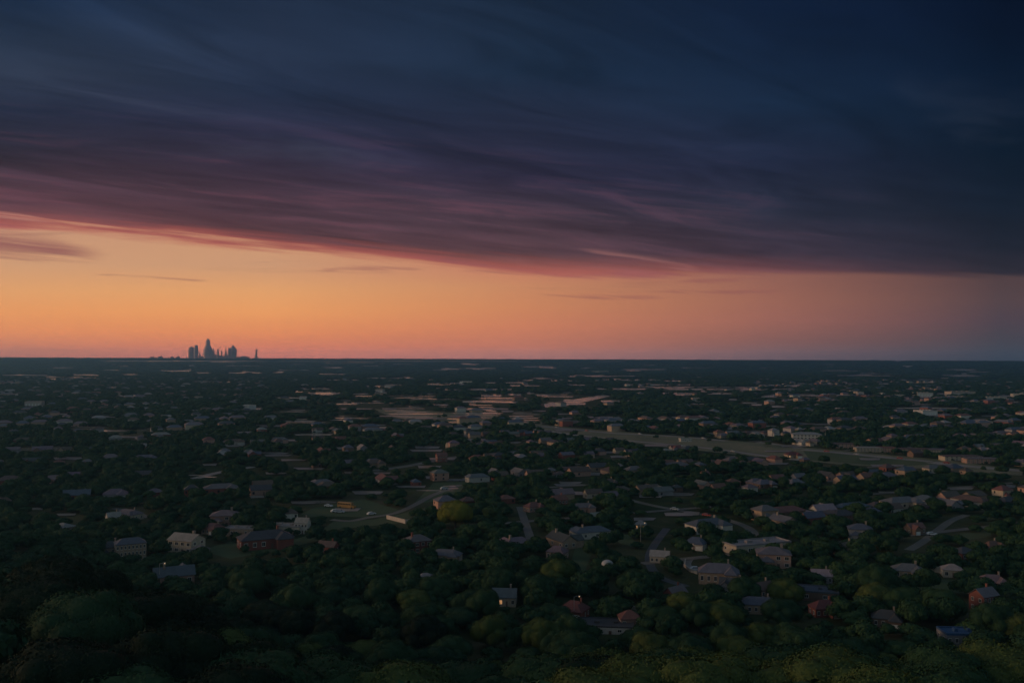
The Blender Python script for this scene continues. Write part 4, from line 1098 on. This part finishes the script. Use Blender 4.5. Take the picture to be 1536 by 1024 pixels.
for px, py, s, lab in [(239,880,1.0,'street lamp glowing pale in the dark woods at lower left'), (1238,660,1.4,'bright orange street lamp beside the white three-storey block'), (961,812,1.0,'small glowing street lamp in the middle right suburb'), (861,930,.9,'street lamp glowing at the foot of the dark red brick house')]:
    x, y = at(px, py); root = bpy.data.objects.new('street_lamp', None); COL.objects.link(root); root.location = (x, y, float(terrain(x, y))); root.scale = (s, s, s)
    link('pole', LPm, root); h = link('lamp_head', LHm, root); link('bulb', LBm, h); tag(root, lab, 'street lamp', 'street lamps glowing in the suburb')
def lowwall(pix, label, h=1.6, cap=True, c=(.55,.48,.40)):
    P = [at(*p) for p in pix]; b = MB()
    for i in range(len(P)-1):
        a, d = Vector(P[i]), Vector(P[i+1]); u = (d-a).normalized(); nn = Vector((-u.y, u.x))*.15
        za, zd = float(terrain(*a)), float(terrain(*d))
        b.add([(*(a-nn), za-.3), (*(d-nn), zd-.3), (*(d+nn), zd-.3), (*(a+nn), za-.3), (*(a-nn), za+h), (*(d-nn), zd+h), (*(d+nn), zd+h), (*(a+nn), za+h)], [(4,5,6,7),(0,1,5,4),(1,2,6,5),(2,3,7,6),(3,0,4,7)])
    o = link('garden_wall', b.mesh('garden_wall', M['wall']), color=c); tag(o, label, 'wall')
    ROADS.append(([p for p in P], 3))
lowwall([(580,778),(592,781),(608,785),(622,784),(637,778)], 'pale winding garden wall right of the centre left street', 2.0, c=(.6,.5,.42))
lowwall([(1394,856),(1408,859),(1424,863)], 'long pale wall leading to the yellowish shed', 2.2)
lowwall([(936,912),(960,916),(972,921)], 'thin pale wall round the lawn at lower centre', 1.2)
lowwall([(1028,842),(1027,850),(1034,857),(1046,861)], 'pale kerb wall following the curved driveway', 1.2)
tk = MB(); tk.frust(0, 0, 0, 3.2, 2.2, 2.2, 18, cap=False); x, y = at(911, 859)
root = bpy.data.objects.new('water_tank', None); COL.objects.link(root); root.location = (x, y, float(terrain(x, y)))
link('shell', tk.mesh('shell', M['carwhite']), root)
dm_ = MB(); pr = [(2.3, 3.2), (2.1, 3.8), (1.6, 4.35), (.9, 4.7), (.05, 4.8)]
for (r0, z0), (r1, z1) in zip(pr, pr[1:]): dm_.frust(0, 0, z0, z1, r0, r1, 18, cap=False)
link('dome', dm_.mesh('dome', M['carwhite']), root); tag(root, 'round white domed tank among the trees below the open lawn', 'tank')

# ------------------------------------------------------------------ labels
LM = [(195,830,'the tall pale apartment block'),(398,806,'the bright red walled building'),(280,812,'the pale stepped house'),(520,758,'the school bus'),(683,776,'the golden yellow-green tree'),(757,895,'the house with lit windows'),(862,908,'the dark red brick house'),
      (911,852,'the white domed tank'),(1013,888,'the red walled house'),(1078,862,'the big grey mansion'),(1044,812,'the white slate-roofed house'),(1135,815,'the long pale flat building'),(1215,886,'the long slate blue roof'),(1330,928,'the charcoal hip roof'),(1442,958,'the bright blue roof'),
      (1476,902,'the red striped house'),(1386,810,'the diagonal street'),(1290,796,'the slate blue two-storey house'),(838,753,'the tall bright red house'),(1016,716,'the small bright red house'),(662,686,'the tall red gabled house'),(1210,655,'the white three-storey block'),(1300,690,'the highway field'),
      (1189,680,'the dark red roofed house'),(1010,757,'the curving pale street'),(492,820,'the red brick house'),(669,836,'the grey long roof'),(580,772,'the pale winding wall'),(337,776,'the mauve two-storey roof'),(870,648,'the highway bend'),(95,790,'the far left cottage'),(20,800,'the dark knoll'),
      (1475,800,'the grassy strip'),(1441,684,'the cream apartment row'),(600,622,'the bright fields'),(905,940,'the white edged flat roof'),(638,870,'the buried pale cottage'),
      (60,1000,'the bottom left corner'),(340,985,'the bottom left quarter edge'),(560,1000,'the lower left bottom edge'),(768,1000,'the bottom centre edge'),(960,1000,'the lower right of centre edge'),(1180,1000,'the bottom right quarter edge'),(1480,1000,'the bottom right corner'),
      (239,870,'the pale lamp in the dark woods'),(60,880,'the left forest edge'),(450,900,'the lower left hollow'),(1090,950,'the lower right slope')]
ORD = ['leftmost','second from left','third from left','fourth from left','fifth from left','sixth from left','seventh from left','eighth from left','ninth from left']
def relabel(items, word, group_plural, describe):
    G = {}
    for t in items:
        if t['fixed']: continue
        p = project(np.array([[t['x'], t['y'], t['z']+t['h']*.6]]))[0]; t['p'] = p
        best = min(LM, key=lambda l: (l[0]-p[0])**2+((l[1]-p[1])*2.2)**2)
        dx, dy = p[0]-best[0], (p[1]-best[1])*2.2
        rel = ('right of' if dx > 0 else 'left of') if abs(dx) > abs(dy) else ('below' if dy > 0 else 'beyond')
        G.setdefault((describe(t), rel, best[2]), []).append(t)
    for (ds, rel, lm), L in G.items():
        L.sort(key=lambda t: t['p'][0])
        if len(L) == 1: L[0]['o']['label'] = f'{ds} {word} {rel} {lm}'; continue
        for i, t in enumerate(L):
            q = ORD[i] if i < len(ORD) else f'{i+1}th from left'
            t['o']['label'] = f'{q} {ds} {word} {rel} {lm}'
relabel([h for h in HOUSES if h['kind'] != 'warehouse'], 'house', 'houses', lambda h: f"{h['wc']} {KWORD[h['kind']]} {h['rc']}-roofed".replace('slate blue', 'slate-blue').replace('red brick', 'red-brick').replace('dark red', 'dark-red'))
relabel([h for h in HOUSES if h['kind'] == 'warehouse'], 'warehouse', 'warehouses', lambda h: 'pale flat-roofed distant')
LN = {'leaf':'mid green', 'leaf_olive':'olive green', 'leaf_dark':'very dark', 'leaf_yellow':'golden'}
relabel(TREES, 'tree', 'trees', lambda t: ('broad ' if t['r'] > 7.2 else 'small ' if t['r'] < 5.4 else 'round ') + LN[t['leaf']])
seen = {}
for o in COL.objects:
    if o.parent is None and 'label' in o.keys():
        l = o['label']
        if l in seen: print('DUP', l)
        seen[l] = 1

# ------------------------------------------------------------------ haze
def haze():
    b = MB(); b.box(-27000, 27000, -27000, 27000, -3.0, HTOP)
    m = bpy.data.materials.new('haze'); m.use_nodes = True; T = NT(m.node_tree); T.n.clear()
    v = T.new('ShaderNodeVolumePrincipled'); v.inputs['Color'].default_value = (.26,.60,1.0,1); v.inputs['Density'].default_value = HAZE
    v.inputs['Anisotropy'].default_value = .5
    o = T.new('ShaderNodeOutputMaterial'); T.l.new(v.outputs[0], o.inputs['Volume'])
    me = b.mesh('haze', m); tag(link('haze', me), 'thin blue dusk haze over the whole plain', 'haze', kind='stuff')
haze()

S.render.engine = 'CYCLES'
S.cycles.use_denoising = True
S.cycles.max_bounces = 5; S.cycles.diffuse_bounces = 2; S.cycles.glossy_bounces = 2; S.cycles.transmission_bounces = 2; S.cycles.volume_bounces = 0
S.view_settings.view_transform = 'Standard'; S.view_settings.look = 'None'; S.view_settings.exposure = 0; S.view_settings.gamma = 1
